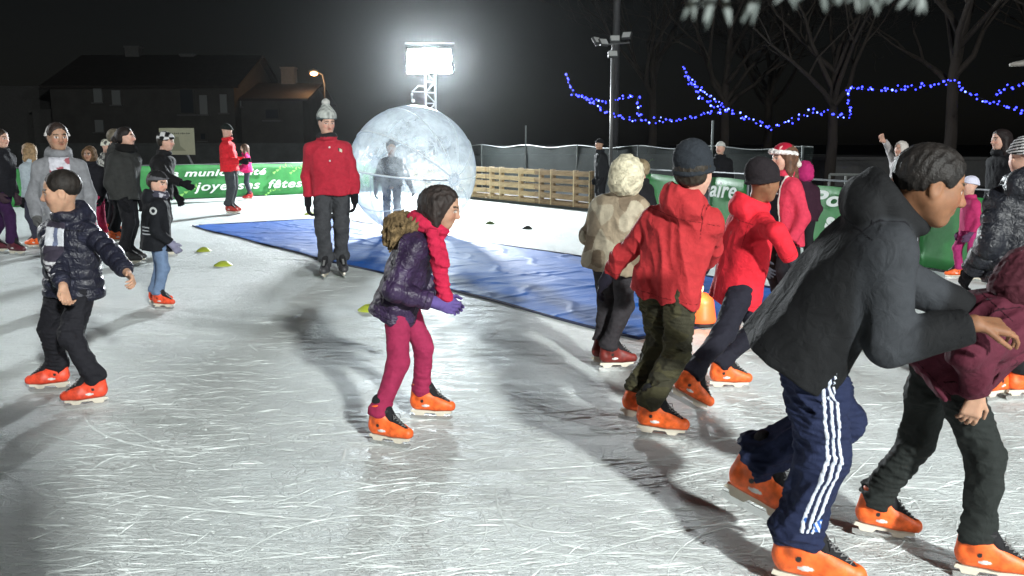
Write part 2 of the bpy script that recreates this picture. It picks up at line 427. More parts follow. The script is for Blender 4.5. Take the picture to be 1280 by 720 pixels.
NP = [0, 0]
def person(label, H, yaw, hip, neck, head, hyaw, hpitch, rfoot, lfoot, rhand, lhand, outfit, group=None, hroll=0, syaw=None,
           relbow=None, lelbow=None, rknee=None, lknee=None, hh=None, vox=None):
    """all joints are points in the world; feet are (ground point or 3-D point, yaw, pitch)"""
    import time; t0 = time.time()
    hip, neck, head = [np.asarray(q, float) for q in (hip, neck, head)]
    Y = hip[1]; vox = vox or min(max(Y/900, .0042), .0125)
    O = np.array([hip[0], hip[1], 0.0]); hip, neck, head = hip-O, neck-O, head-O
    syaw = yaw if syaw is None else syaw
    fw = np.array([math.cos(R(yaw)), math.sin(R(yaw)), 0]); lf = np.array([-fw[1], fw[0], 0])
    sfw = np.array([math.cos(R(syaw)), math.sin(R(syaw)), 0]); slf = np.array([-sfw[1], sfw[0], 0])
    up = nrm(neck-hip); bk = nrm(np.cross(up, slf))          # bk: out of the back
    if bk@sfw > 0: bk = -bk
    adult = H > 1.55
    hh = hh or (H/7.2 if adult else .19+.022*(H-1))
    sw = (.098 if adult else .096)*H; hw = .052*H
    HM = rotm(hyaw, hpitch, hroll)
    J = dict(H=H, hip=hip, neck=neck, head=head, up=up, bk=bk, fw=fw, lf=lf, slf=slf, HM=HM, hh=hh, vox=vox)
    o = outfit; sc = (H/1.6)*.97
    J['sc'] = sc
    quick = Y > 7.5
    LK = []
    for sd, foot in ((-1, rfoot), (1, lfoot)):
        Rm = Matrix.Rotation(R(foot[1]), 3, 'Z') @ Matrix.Rotation(R(foot[2] if len(foot) > 2 else 0), 3, 'Y')
        LK.append(np.linalg.norm(np.asarray(foot[0], float)-O+np.array(Rm @ (Vector((-.03, 0, .15))*sc))-hip-lf*hw*sd))
    LL = min(max(max(LK)*1.012, .40*H), .50*H)
    for sd, foot, hand, el_, kn in ((-1, rfoot, rhand, relbow, rknee), (1, lfoot, lhand, lelbow, lknee)):
        n = 'r' if sd < 0 else 'l'
        fp = np.asarray(foot[0], float)-O; fy = foot[1]; fpi = foot[2] if len(foot) > 2 else 0
        Rm = Matrix.Rotation(R(fy), 3, 'Z') @ Matrix.Rotation(R(fpi), 3, 'Y')
        ank = fp+np.array(Rm @ (Vector((-.03, 0, .15))*sc))
        top = fp+np.array(Rm @ (Vector((-.05, 0, .245))*sc))
        hj = hip+lf*hw*sd
        kp = np.array([math.cos(R(fy)), math.sin(R(fy)), 0])+lf*sd*.15+fw*.6 if kn is None else np.asarray(kn, float)
        k, a2 = ik(hj, ank, .51*LL, .49*LL, kp)
        sj = neck+slf*sw*sd-up*.058*H
        ep = -sfw*.8-up*.4+slf*sd*.35 if el_ is None else np.asarray(el_, float)
        e, w = ik(sj, np.asarray(hand, float)-O, .17*H, .152*H, ep)
        J.update({n+'foot': (fp, fy, fpi), n+'ank': a2, n+'top': top, n+'hj': hj, n+'knee': k, n+'sh': sj, n+'el': e, n+'wr': w})
    NP[0] += 1
    # ---- body: one continuous surface
    s = Sdf()
    s.rc(hip-lf*.035*H, hip+lf*.035*H, .046*H, .046*H, .03); mid = (hip+neck)/2
    s.rc(hip, mid, .048*H, .042*H, .03); ch = hip+(neck-hip)*.72
    s.rc(ch-slf*.05*H, ch+slf*.05*H, .045*H, .045*H, .03); s.rc(mid, ch, .045*H, .045*H, .03)
    skull = head-HM[:, 2]*.12*hh-HM[:, 0]*.06*hh
    s.rc(neck-up*.02*H, skull, .036*H if adult else .031*H, .032*H if adult else .03*H, .02)
    for n, sd in (('r', -1), ('l', 1)):
        s.rc(J[n+'hj'], J[n+'knee'], .046*H, .032*H, .03); s.rc(J[n+'knee'], J[n+'top'], .027*H, .018*H, .02); s.rc(J[n+'top'], J[n+'ank'], .018*H, .018*H, .02)
        s.rc(neck-up*.035*H, J[n+'sh'], .03*H, .026*H, .02); s.rc(J[n+'sh'], J[n+'el'], .028*H, .022*H, .02); s.rc(J[n+'el'], J[n+'wr'], .022*H, .0155*H, .02)
        d = nrm(J[n+'wr']-J[n+'el']); hd = o.get(n+'handdir'); d2 = nrm(np.asarray(hd, float)) if hd is not None else d
        palm = np.asarray(o.get(n+'palm', -slf*sd+.25*sfw), float)
        L = .106*H
        if not o.get('gloves'):
            hand_sdf(s, J[n+'wr'], d2, palm, 1 if (np.cross(d2, palm)@sfw) > 0 else -1, L, o.get('curl', 28), max(.042*L, vox*1.25))
    head_sdf(s, head, HM, hh)
    V, F = s.mesh(vox)
    c = face_cols(V, head, HM, hh, o['skin'], o.get('brow', (.02, .015, .01)), o.get('lips'), Y < 14)
    me = mesh_np('person', V, F, c); me.materials.append(SKINM)
    root = link('person', me, loc=O, smooth=True); tag(root, label, 'person', group)
    def part(name, s, colf, mt, vx=None):
        V, F = s.mesh(vx or vox); me = mesh_np(name, V, F, colf(V, J) if callable(colf) else np.tile(hex2(colf), (len(V), 1)))
        return link(name, me, mt, root, smooth=True)
    J['part'] = part; J['root'] = root; J['O'] = O
    # ---- trousers
    if o.get('legs'):
        g = o['legs']; w = g.get('w', 1.0); s = Sdf()
        s.rc(hip-lf*.038*H+up*.01*H, hip+lf*.038*H+up*.01*H, .064*H*w**.5, .064*H*w**.5, .03)
        for n in 'rl':
            hj, kn, an = J[n+'hj'], J[n+'knee'], J[n+'ank']
            s.rc(hj, kn, .060*H*w, .046*H*w, .022); end = J[n+'top']*.75+an*.25
            s.rc(kn, end, .046*H*w, .038*H*w, .02)
            s.rc(end+(kn-end)*.12, end-(kn-end)*.02, .043*H*w, .050*H*w, .012)
            ax = nrm(end-kn); s.plane(end+ax*.03*H, ax, .004, rad=.12*H)
        s.disp = folds(g.get('folds', .009)*H/1.5, g.get('lam', .16), 2, (1, 1, 1.5)); s.dmax = .012
        lg = part('trousers', s, g['col'], g.get('mat', CLOTH), g.get('vox')); J['legsdf'] = s; J['legpart'] = lg
        for st in g.get('stripes', []):
            st(s, J, lg)
    # ---- jacket
    if o.get('jacket'):
        g = o['jacket']; w = g.get('w', 1.0); s = Sdf(); band = g.get('band'); bl = dict(band=band) if band else {}
        hem = hip-up*g.get('hem', .05)*H
        for sd in (-1, 1):
            s.rc(hem+lf*.045*H*sd, hip+lf*.045*H*sd+(neck-hip)*.45, .079*H*w*g.get('flare', 1.08), .070*H*w, .05, **bl)
            s.rc(hip+(neck-hip)*.4+lf*.045*H*sd, ch+slf*.055*H*sd, .068*H*w, .067*H*w, .05, **bl)
        s.rc(neck-up*.05*H-slf*.04*H, neck-up*.05*H+slf*.04*H, .05*H, .05*H, .05); s.rc(hem, ch, .075*H*w, .07*H*w, .05)
        for n, sd in (('r', -1), ('l', 1)):
            sj, el_, wr = J[n+'sh'], J[n+'el'], J[n+'wr']
            s.rc(neck-up*.03*H, sj, .042*H*w, .041*H*w, .04)
            s.rc(sj, el_, .043*H*w, .037*H*w, .03, **bl); s.rc(el_, el_+(wr-el_)*.94, .040*H*w, .031*H*w, .022, **bl)
            d = nrm(wr-el_); s.plane(wr-d*.012*H, d, .004, rad=.07*H)
        s.plane(hem, -up, .006, rad=.3*H)
        cm = np.stack([nrm(np.cross(slf, up)), slf, up], 1)
        if g.get('collar', 1): s.torus(neck+up*.022*H-bk*.008*H, .043*H, .022*H, cm, .02)
        if g.get('hood'):
            s.el(neck+bk*.062*H+up*.005*H, np.array([.058, .10, .065])*H*g['hood'], np.stack([bk, slf, up], 1), .03)
            s.torus(neck+bk*.018*H+up*.025*H, .055*H*g['hood'], .028*H, np.stack([bk, slf, nrm(up-bk*.35)], 1), .02)
        s.disp = folds(g.get('folds', .010)*H/1.5, g.get('lam', .22), g.get('seed', NP[0] % 9), (1.15, 1.15, .62)); s.dmax = .02
        J['jsdf'] = s
        J['jpart'] = part('jacket', s, g['col'], g.get('mat', CLOTH), g.get('vox'))
        if Y < 6 and g.get('seams', 1):
            sc_ = J['scol'] = hex2(g.get('seamcol', (.006, .006, .008)))
            def seam(nm, c, n_, rad, w_=.0028, t=.0012):
                c = np.asarray(c, float); n_ = nrm(n_); q = Sdf()
                def f(P, c=c, n_=n_, w_=w_):
                    d = s.ev(P); return np.maximum(np.maximum(d-t, -d-.008), np.abs((P-c)@n_)-w_)
                q.p.append((f, c, rad, .004, False)); V, F = q.mesh(.0042)
                if len(V) > 8: link(nm, mesh_np(nm, V, F, np.tile(sc_, (len(V), 1))), CLOTH, J['jpart'], smooth=True)
            seam('hem_seam', hem+up*.022*H, up, .22*H)
            for n, sd in (('r', -1), ('l', 1)):
                sj, el_, wr = J[n+'sh'], J[n+'el'], J[n+'wr']; d = nrm(wr-el_)
                seam('cuff_seam', wr-d*.035*H, d, .05*H)
                seam('armhole_seam', sj-slf*sd*.012*H, nrm(slf*sd*1.0-up*.12), .085*H)
            seam('yoke_seam', ch+up*.045*H, up, .11*H) if g.get('yoke', 1) else None
    # ---- gloves
    if o.get('gloves'):
        for n, sd in (('r', -1), ('l', 1)):
            if n in o.get('nohand', ''): continue
            s = Sdf(); d = nrm(J[n+'wr']-J[n+'el']); hd = o.get(n+'handdir'); d2 = nrm(np.asarray(hd, float)) if hd is not None else d
            palm = np.asarray(o.get(n+'palm', -slf*sd+.25*sfw), float); L = .112*H
            hand_sdf(s, J[n+'wr'], d2, palm, 1 if (np.cross(d2, palm)@sfw) > 0 else -1, L, o.get('curl', 28), max(.055*L, vox*1.2))
            s.rc(J[n+'wr']-d*.03*H, J[n+'wr']+d2*.02*H, .024*H, .022*H, .01)
            part('glove', s, o['gloves'], KNIT if not o.get('glovemat') else o['glovemat'])
    def hp(x, y, z): return head+HM@(np.array([x, y, z])*hh)
    # ---- hair
    if o.get('hair'):
        g = o['hair']; st = g.get('style', 'short'); s = Sdf(); t = g.get('t', 1.0)
        s.el(hp(-.06, 0, .15), np.array([.455, .385, .40])*hh*t, HM, .03)
        if st != 'crop': s.el(hp(-.2, 0, -.05), np.array([.28, .33, .35])*hh*t, HM, .05)
        s.el(hp(.40, 0, -.14), np.array([.36, .33, .44])*hh, HM, .03, True)
        s.rc(hp(.02, -.45, -.08), hp(.02, .45, -.08), .11*hh, .11*hh, .02, True)
        if st in ('short', 'crop'): s.plane(hp(-.1, 0, -.3 if st == 'short' else -.12), HM@np.array([.25, 0, -1]), .02)
        if st == 'long':
            for q in (-1, 1):
                s.rc(hp(-.08, q*.36, .05), hp(-.02, q*.4, -.55), .12*hh, .12*hh, .05); s.rc(hp(-.02, q*.4, -.55), hp(.02, q*.36, -1.1), .12*hh, .05*hh, .05)
            s.rc(hp(-.35, 0, 0), hp(-.38, 0, -.9), .22*hh, .2*hh, .08)
        if st == 'bob':
            for q in (-1, 1): s.rc(hp(-.1, q*.33, .05), hp(-.02, q*.34, -.42), .15*hh, .12*hh, .06)
            s.rc(hp(-.35, 0, 0), hp(-.3, 0, -.45), .22*hh, .18*hh, .08)
        if st == 'bun': s.el(hp(-.2, 0, .58), np.array([.16, .16, .15])*hh, HM, .02)
        if st == 'tail':
            s.rc(hp(-.45, 0, .15), hp(-.62, 0, -.1), .1*hh, .12*hh, .03); s.rc(hp(-.62, 0, -.1), hp(-.6, 0, -.75), .12*hh, .05*hh, .03)
        s.disp = folds(g.get('f', .005), .03, 4, (1, 1, .25)); s.dmax = .01
        part('hair', s, g['col'], HAIRM)
    # ---- hats
    if o.get('hat'):
        g = o['hat']; k = g['kind']; s = Sdf(); tilt = g.get('tilt', 0)
        if k in ('beanie', 'pom', 'santa'):
            tall = g.get('tall', 1.0)
            s.el(hp(-.06, 0, .16), np.array([.475, .40, .42*tall])*hh, HM, .03)
            if k == 'pom': s.rc(hp(-.06, 0, .36), hp(-.2, 0, .66), .36*hh, .18*hh, .08)
            if g.get('slouch'): s.el(hp(-.3, 0, .32), np.array([.26, .3, .28])*hh, HM, .06)
            pl = hp(.1, 0, .13+g.get('up', 0)); nn = HM@nrm(np.array([.28, 0, -1])); s.plane(pl, nn, .006)
            bm = np.stack([HM@nrm(np.array([1, 0, .28])), HM[:, 1], HM@nrm(np.array([-.28, 0, 1]))], 1)
            s.torus(hp(-.05, 0, .135+g.get('up', 0)), .40*hh, .055*hh, bm, .012, sx=1.15)
        if k == 'flap':
            s.el(hp(-.06, 0, .17), np.array([.49, .42, .42])*hh, HM, .03); s.plane(hp(.1, 0, .1), HM@nrm(np.array([.2, 0, -1])), .01)
            for q in (-1, 1): s.rc(hp(-.05, q*.39, .1), hp(.06, q*.36, -.35), .13*hh, .09*hh, .04)
            s.rc(hp(.28, -.22, .22), hp(.28, .22, .22), .1*hh, .1*hh, .05)
        if k == 'hood':
            s.el(hp(-.08, 0, .06), np.array([.54, .47, .55])*hh*g.get('t', 1), HM, .03); s.el(hp(-.15, 0, -.35), np.array([.42, .42, .3])*hh*g.get('t', 1), HM, .06)
            s.el(hp(.56, 0, -.02), np.array([.52, .33, .44])*hh, HM, .03, True)
        if k == 'furhood':
            s.el(hp(-.08, 0, .06), np.array([.54, .47, .55])*hh, HM, .03); s.el(hp(-.15, 0, -.35), np.array([.42, .42, .3])*hh, HM, .06)
            s.el(hp(.56, 0, -.02), np.array([.52, .33, .44])*hh, HM, .03, True)
            fm = np.stack([HM[:, 1], HM[:, 2], HM[:, 0]], 1); s.torus(hp(.2, 0, 0), .42*hh, .10*hh, fm, .02)
        if k in ('beanie', 'pom', 'flap', 'santa'): s.disp = folds(.003, .03, 1); s.dmax = .004
        else: s.disp = folds(.008, .08 if k == 'hood' else .04, 1); s.dmax = .01
        J['hatsdf'] = s
        hat = part('hood' if 'hood' in k else 'hat', s, g['col'], g.get('mat', KNIT)); J['hatpart'] = hat
        if k == 'pom':
            s2 = Sdf(); s2.el(hp(-.25, 0, .84), np.array([.19, .19, .17])*hh, HM, .01); s2.disp = folds(.012, .04, 3); s2.dmax = .014
            V, F = s2.mesh(vox*.8); me = mesh_np('pompom', V, F, np.tile(hex2(g['pomcol']), (len(V), 1))); link('pompom', me, KNIT, hat, smooth=True)
    # ---- scarf
    if o.get('scarf'):
        g = o['scarf']; s = Sdf(); cm = np.stack([-bk, slf, up], 1)
        s.torus(neck+up*.03*H-bk*.01*H, .05*H, .033*H, cm, .02)
        for a, b in g.get('ends', []): s.rc(np.asarray(a)-O, np.asarray(b)-O, .022*H, .03*H, .02)
        s.disp = folds(.008, .07, 5); s.dmax = .01
        part('scarf', s, g['col'], KNIT)
    # ---- skates
    if o.get('skates') is not None:
        ms = skate_meshes(o['skates'], quick)
        for n in 'rl':
            fp, fy, fpi = J[n+'foot']
            sk = link('skate', ms[0], parent=root, loc=fp); sk.rotation_euler = (0, R(fpi), R(fy)); sk.scale = (sc, sc, sc)
            for nm, me in zip(('tongue', 'lace', 'blade_holder', 'blade', 'buckle'), ms[1:]):
                link(nm, me, parent=sk)
    if o.get('extra'): o['extra'](J)
    NP[1] += time.time()-t0
    return J

def stand(label, px, py, H, yaw, outfit, group=None, lean=4, hyaw=None, hpitch=5, stance=.10, rh=(.08, .02, -.93), lh=(.08, .02, -.93), gp=None, step=0, fyaw=None, crouch=.97, tw=0, side=0, **kw):
    """an upright figure on the ground point seen at px, py; hand targets are (forward, outward, up) from the shoulder in arm lengths"""
    g = G(px, py) if gp is None else np.array([gp[0], gp[1], 0.])
    fw = np.array([math.cos(R(yaw)), math.sin(R(yaw)), 0]); lf = np.array([-fw[1], fw[0], 0])
    sc = (H/1.6)*.97; legh = .15*sc+.48*H*crouch
    hip = g+np.array([0, 0, legh])
    up = nrm(np.array([0, 0, 1])*math.cos(R(lean))+fw*math.sin(R(lean))+lf*math.sin(R(side)))
    neck = hip+up*.285*H
    adult = H > 1.55; hh = kw.get('hh') or (H/7.2 if adult else .19+.022*(H-1))
    hy = yaw if hyaw is None else hyaw
    hf = np.array([math.cos(R(hy)), math.sin(R(hy)), 0])
    head = neck+up*(.055*H+hh*.42)+hf*.012*H
    sy = yaw+tw; sf = np.array([math.cos(R(sy)), math.sin(R(sy)), 0]); sl = np.array([-sf[1], sf[0], 0]); sw = (.098 if adult else .096)*H
    def hnd(t, sd): return neck+sl*sw*sd-up*.058*H+(sf*t[0]+sl*sd*t[1]+np.array([0, 0, 1])*t[2])*.322*H
    fy = yaw if fyaw is None else fyaw
    rf = (g-lf*stance*.8+fw*step, fy-8, 0); lff = (g+lf*stance*.8-fw*step, fy+8, 0)
    return person(label, H, yaw, hip, neck, head, hy, hpitch, rf, lff, hnd(rh, -1), hnd(lh, 1), outfit, group, syaw=sy, **kw)
# ================================================================== SETTING
# ---- ground and ice
def sheet(name, pts, z, mt, kind='structure'):
    me = bpy.data.meshes.new(name); me.from_pydata([(x, y, z) for x, y in pts], [], [tuple(range(len(pts)))]); me.update()
    return tag(link(name, me, mt), kind=kind)
def asphalt():
    m = mat('asphalt', (.028, .029, .031), .9, noise=.4, nscale=.6, bump=.4, bscale=40); return m
sheet('ground', [(-400, -400), (400, -400), (400, 400), (-400, 400)], -.012, asphalt())
BAN0, BAN1 = np.array([-16.2, 16.1]), np.array([-3.75, 27.65])      # line of the long banner
FEN0, FEN1 = BAN1, np.array([1.75, 19.25])                           # line of the pallets
RF1 = np.array([9.0, -1.0])                                         # line of the barriers on the right
def ice_mat():
    m, t, b = nodes_mat('ice'); N = t.nodes.new; L = t.links.new
    tc = N('ShaderNodeTexCoord')
    def noise(scale, stretch=(1, 1, 1), rot=0, det=4, dist=0, rough=.5):
        mp = N('ShaderNodeMapping'); mp.inputs['Scale'].default_value = stretch; mp.inputs['Rotation'].default_value = (0, 0, R(rot)); L(tc.outputs['Object'], mp.inputs[0])
        n = N('ShaderNodeTexNoise'); n.inputs['Scale'].default_value = scale; n.inputs['Detail'].default_value = det; n.inputs['Distortion'].default_value = dist; n.inputs['Roughness'].default_value = rough
        L(mp.outputs[0], n.inputs['Vector']); return n.outputs['Fac']
    def mr(x, a, b_, c, d):
        r = N('ShaderNodeMapRange'); r.inputs[1].default_value = a; r.inputs[2].default_value = b_; r.inputs[3].default_value = c; r.inputs[4].default_value = d; L(x, r.inputs[0]); return r.outputs[0]
    def ma(op, x, y):
        q = N('ShaderNodeMath'); q.operation = op
        for i, w in enumerate((x, y)):
            if isinstance(w, (int, float)): q.inputs[i].default_value = w
            else: L(w, q.inputs[i])
        return q.outputs[0]
    def groove(scale, stretch, rot, dist, width):        # thin lines where the noise crosses one half
        n = noise(scale, stretch, rot, 2, dist); d = ma('ABSOLUTE', ma('SUBTRACT', n, .5), 0)
        return mr(d, 0, width, 1, 0)
    g = None
    for sc_, st, ro, di, wd_ in ((1.6, (1, 2.2, 1), 12, 1.4, .006), (2.3, (1, 3, 1), -14, 1.2, .008), (3.4, (1, 4, 1), 5, 1.0, .012), (1.3, (1.6, 1, 1), 40, 2.0, .005), (5, (1, 5, 1), -6, .8, .02), (2.1, (1, 2, 1), 80, 1.6, .005)):
        q = groove(sc_, st, ro, di, wd_); g = q if g is None else ma('MAXIMUM', g, q)
    big = noise(.35, (1, 1.6, 1), 10, 5, .6); mid = noise(3.2, (1, 3.4, 1), 4, 6, .9, .7); fine = noise(42, (1, 2, 1), 0, 5, .3, .7)
    chop = noise(11, (1, 3.2, 1), -5, 5, 1.3, .65)
    def ridged(x): return ma('SUBTRACT', 1, ma('MULTIPLY', ma('ABSOLUTE', ma('SUBTRACT', x, .5), 0), 4))
    rg1 = ridged(noise(7, (1, 4.5, 1), 8, 3, 1.6, .6)); rg2 = ridged(noise(16, (1, 4, 1), -12, 3, 1.2, .6)); rg3 = ridged(noise(9, (1.5, 3, 1), 35, 2, 2.0, .5))
    cr = N('ShaderNodeValToRGB'); e = cr.color_ramp.elements; e[0].position = .27; e[0].color = (.54, .60, .60, 1); e[1].position = .66; e[1].color = (.87, .93, .92, 1)
    mixv = ma('ADD', ma('ADD', ma('ADD', ma('MULTIPLY', big, .34), ma('MULTIPLY', mid, .28)), ma('MULTIPLY', chop, .24)), ma('MULTIPLY', ma('MAXIMUM', rg1, rg2), .13)); L(mixv, cr.inputs[0])
    mx = N('ShaderNodeMix'); mx.data_type = 'RGBA'; L(ma('MULTIPLY', g, .30), mx.inputs[0]); L(cr.outputs[0], mx.inputs[6]); mx.inputs[7].default_value = (.86, .89, .9, 1)
    L(mx.outputs[2], b.inputs['Base Color'])
    L(mr(mid, .3, .7, .32, .7), b.inputs['Roughness']); b.inputs['Specular IOR Level'].default_value = .35
    h = ma('ADD', ma('ADD', ma('MULTIPLY', chop, .030), ma('MULTIPLY', fine, .006)), ma('MULTIPLY', g, -.008))
    h = ma('ADD', h, ma('MULTIPLY', mid, .02)); h = ma('ADD', h, ma('ADD', ma('MULTIPLY', rg1, .0065), ma('ADD', ma('MULTIPLY', rg2, .0042), ma('MULTIPLY', rg3, .004))))
    bp = N('ShaderNodeBump'); bp.inputs['Strength'].default_value = 1; bp.inputs['Distance'].default_value = 1.0; L(h, bp.inputs['Height']); L(bp.outputs[0], b.inputs['Normal'])
    return m
ICE = ice_mat()
sheet('ice', [tuple(BAN0), tuple(BAN1), tuple(FEN1), tuple(RF1), (9, -14), (-16.2, -14)], 0, ICE)
# shaved snow thrown up by the blades: thousands of thin curved ridges
def snow_ridges():
    rg = np.random.default_rng(11); V = []; F = []; C = []
    def stroke(x, y, a, ln, cv, w, h):
        n = max(4, int(ln/.05)); b = len(V); ph = rg.uniform(0, 6)
        for i in range(n+1):
            t = i/n; ang = a+cv*(t-.5)
            dx, dy = math.cos(ang), math.sin(ang)
            if i: x += dx*ln/n; y += dy*ln/n
            ww = w*(math.sin(math.pi*min(max(t, .03), .97))**.5)*(1+.35*math.sin(i*1.7+ph)); hh_ = h*(.6+.5*math.sin(i*2.3+ph))*math.sin(math.pi*min(max(t, .05), .95))
            V.extend([(x-dy*ww, y+dx*ww, .0005), (x+dy*ww*.15, y-dx*ww*.15, .0007+max(hh_, .0004)), (x+dy*ww, y-dx*ww, .0005)])
            if i:
                q = b+3*(i-1); F.extend([(q, q+1, q+4, q+3), (q+1, q+2, q+5, q+4)])
    cl = [(rg.uniform(-.6, .65), 2.6+9*rg.random()**1.4, rg.uniform(.2, .9), rg.normal(R(3), R(14))) for _ in range(70)]
    for _ in range(3300):
        y = 2.4+11*rg.random()**1.7; x = rg.uniform(-.62, .66)*y; ca = None
        if rg.random() < .55:
            k = cl[rg.integers(0, 70)]; x = k[0]*k[1]+rg.normal(0, k[2]); y = max(2.4, k[1]+rg.normal(0, k[2]*.6)); ca = k[3]
        if rg.random() < .78: a = rg.normal(R(3), R(16))
        else: a = rg.uniform(0, math.pi)
        if ca is not None and rg.random() < .7: a = ca+rg.normal(0, R(7))
        big = rg.random() < .05
        stroke(x, y, a+(math.pi if rg.random() < .5 else 0), rg.uniform(.06, .28) if not big else rg.uniform(.5, 1.6), rg.normal(0, .5 if not big else 1.0), rg.uniform(.0016, .0058)*(.6+.12*y), rg.uniform(.0007, .0040))
    for _ in range(900):                                    # crumbs of snow
        y = 2.4+8*rg.random()**1.6; x = rg.uniform(-.62, .66)*y; r = rg.uniform(.003, .012)*(.6+y*.05); b = len(V)
        for k in range(5): V.append((x+r*math.cos(k*1.257)*rg.uniform(.6, 1.5), y+r*math.sin(k*1.257)*rg.uniform(.5, 1), .0005))
        V.append((x, y, r*.45)); 
        for k in range(5): F.append((b+k, b+(k+1) % 5, b+5, b+5))
    me = bpy.data.meshes.new('shaved_snow'); me.from_pydata(V, [], [f if f[2] != f[3] else f[:3] for f in F]); me.update()
    o = link('shaved_snow', me, mat('snow', (.76, .82, .81), .75, noise=.15, nscale=30, bump=.3, bscale=300), smooth=False)
    tag(o, kind='stuff'); o['label'] = 'thin ridges of white shaved snow scratched across the ice'
snow_ridges()

# ---- blue tarpaulin
TA, TB, TC, TD = np.array([-5.75, 15.75]), np.array([1.0, 6.62]), np.array([3.25, 8.3]), np.array([-3.5, 17.4])
def tarpaulin():
    nx, ny = 420, 120; u = np.linspace(0, 1, nx); v = np.linspace(0, 1, ny); U, Vv = np.meshgrid(u, v, indexing='ij')
    P = (TA*(1-U[..., None])+TB*U[..., None])*(1-Vv[..., None])+(TD*(1-U[..., None])+TC*U[..., None])*Vv[..., None]
    Ln, Wd = 11.3, 2.8; X = U*Ln; Yv = Vv*Wd
    q = np.stack([X.ravel(), Yv.ravel(), np.zeros(X.size)], 1)
    h = .004*(1-np.abs(sn(q, 1.3, 4, 1, (1, .5, 1)))*1.5)+.010*np.maximum(0, 1-np.abs(sn(q, .9, 4, 2, (1.1, .8, 1)))*5)+.0022*(1-np.abs(sn(q, .33, 5, 4))*2)+.004*np.maximum(0, 1-np.abs(sn(q, .5, 3, 6, (1.8, .3, 1)))*4)
    h = h.reshape(X.shape)
    for k in range(1, 11):
        h += .009*np.exp(-((X-k*Ln/11-.05*np.sin(Yv*3+k))/.03)**2)*(.6+.4*np.sin(Yv*7+k*2))
    h += .009*np.exp(-((Yv-Wd*.5-.03*np.sin(X*4))/.03)**2)
    ed = np.minimum(np.minimum(U, 1-U)*Ln, np.minimum(Vv, 1-Vv)*Wd)
    h = np.maximum(h, -.004)+.012
    h = h*np.clip(ed/.05, .25, 1)
    wob = .05*sn(np.stack([X.ravel()*1., np.zeros(X.size), np.zeros(X.size)], 1), 1.7, 4, 2).reshape(X.shape)
    n = nrm(np.array([TB[1]-TA[1], -(TB[0]-TA[0])]))
    P = P+n*(wob*(np.abs(Vv-.5)*2)**4)[..., None]
    Vx = np.concatenate([P.reshape(-1, 2), h.reshape(-1, 1)], 1)
    I = np.arange(nx*ny).reshape(nx, ny); F = np.stack([I[:-1, :-1], I[1:, :-1], I[1:, 1:], I[:-1, 1:]], -1).reshape(-1, 4)
    me = mesh_np('blue_tarpaulin', Vx, F)
    o = link('blue_tarpaulin', me, mat('blue_tarp', (.020, .120, .47), .62, spec=.14, bump=.12, bscale=300, noise=.12, nscale=1.5), smooth=True)
    m = o.modifiers.new('thick', 'SOLIDIFY'); m.thickness = .002; m.offset = -1
    tag(o, 'long creased blue plastic tarpaulin laid on the ice', 'tarpaulin')
    # hem rope
    b = MB(); loop = [P[i, 0] for i in range(0, nx, 6)]+[P[-1, j] for j in range(0, ny, 6)]+[P[i, -1] for i in range(nx-1, -1, -6)]+[P[0, j] for j in range(ny-1, -1, -6)]
    b.tube([(p[0], p[1], .012) for p in loop], .013, 5); b.build('hem', mat('tarp_hem', (.008, .015, .06), .5), o, smooth=True)
tarpaulin()

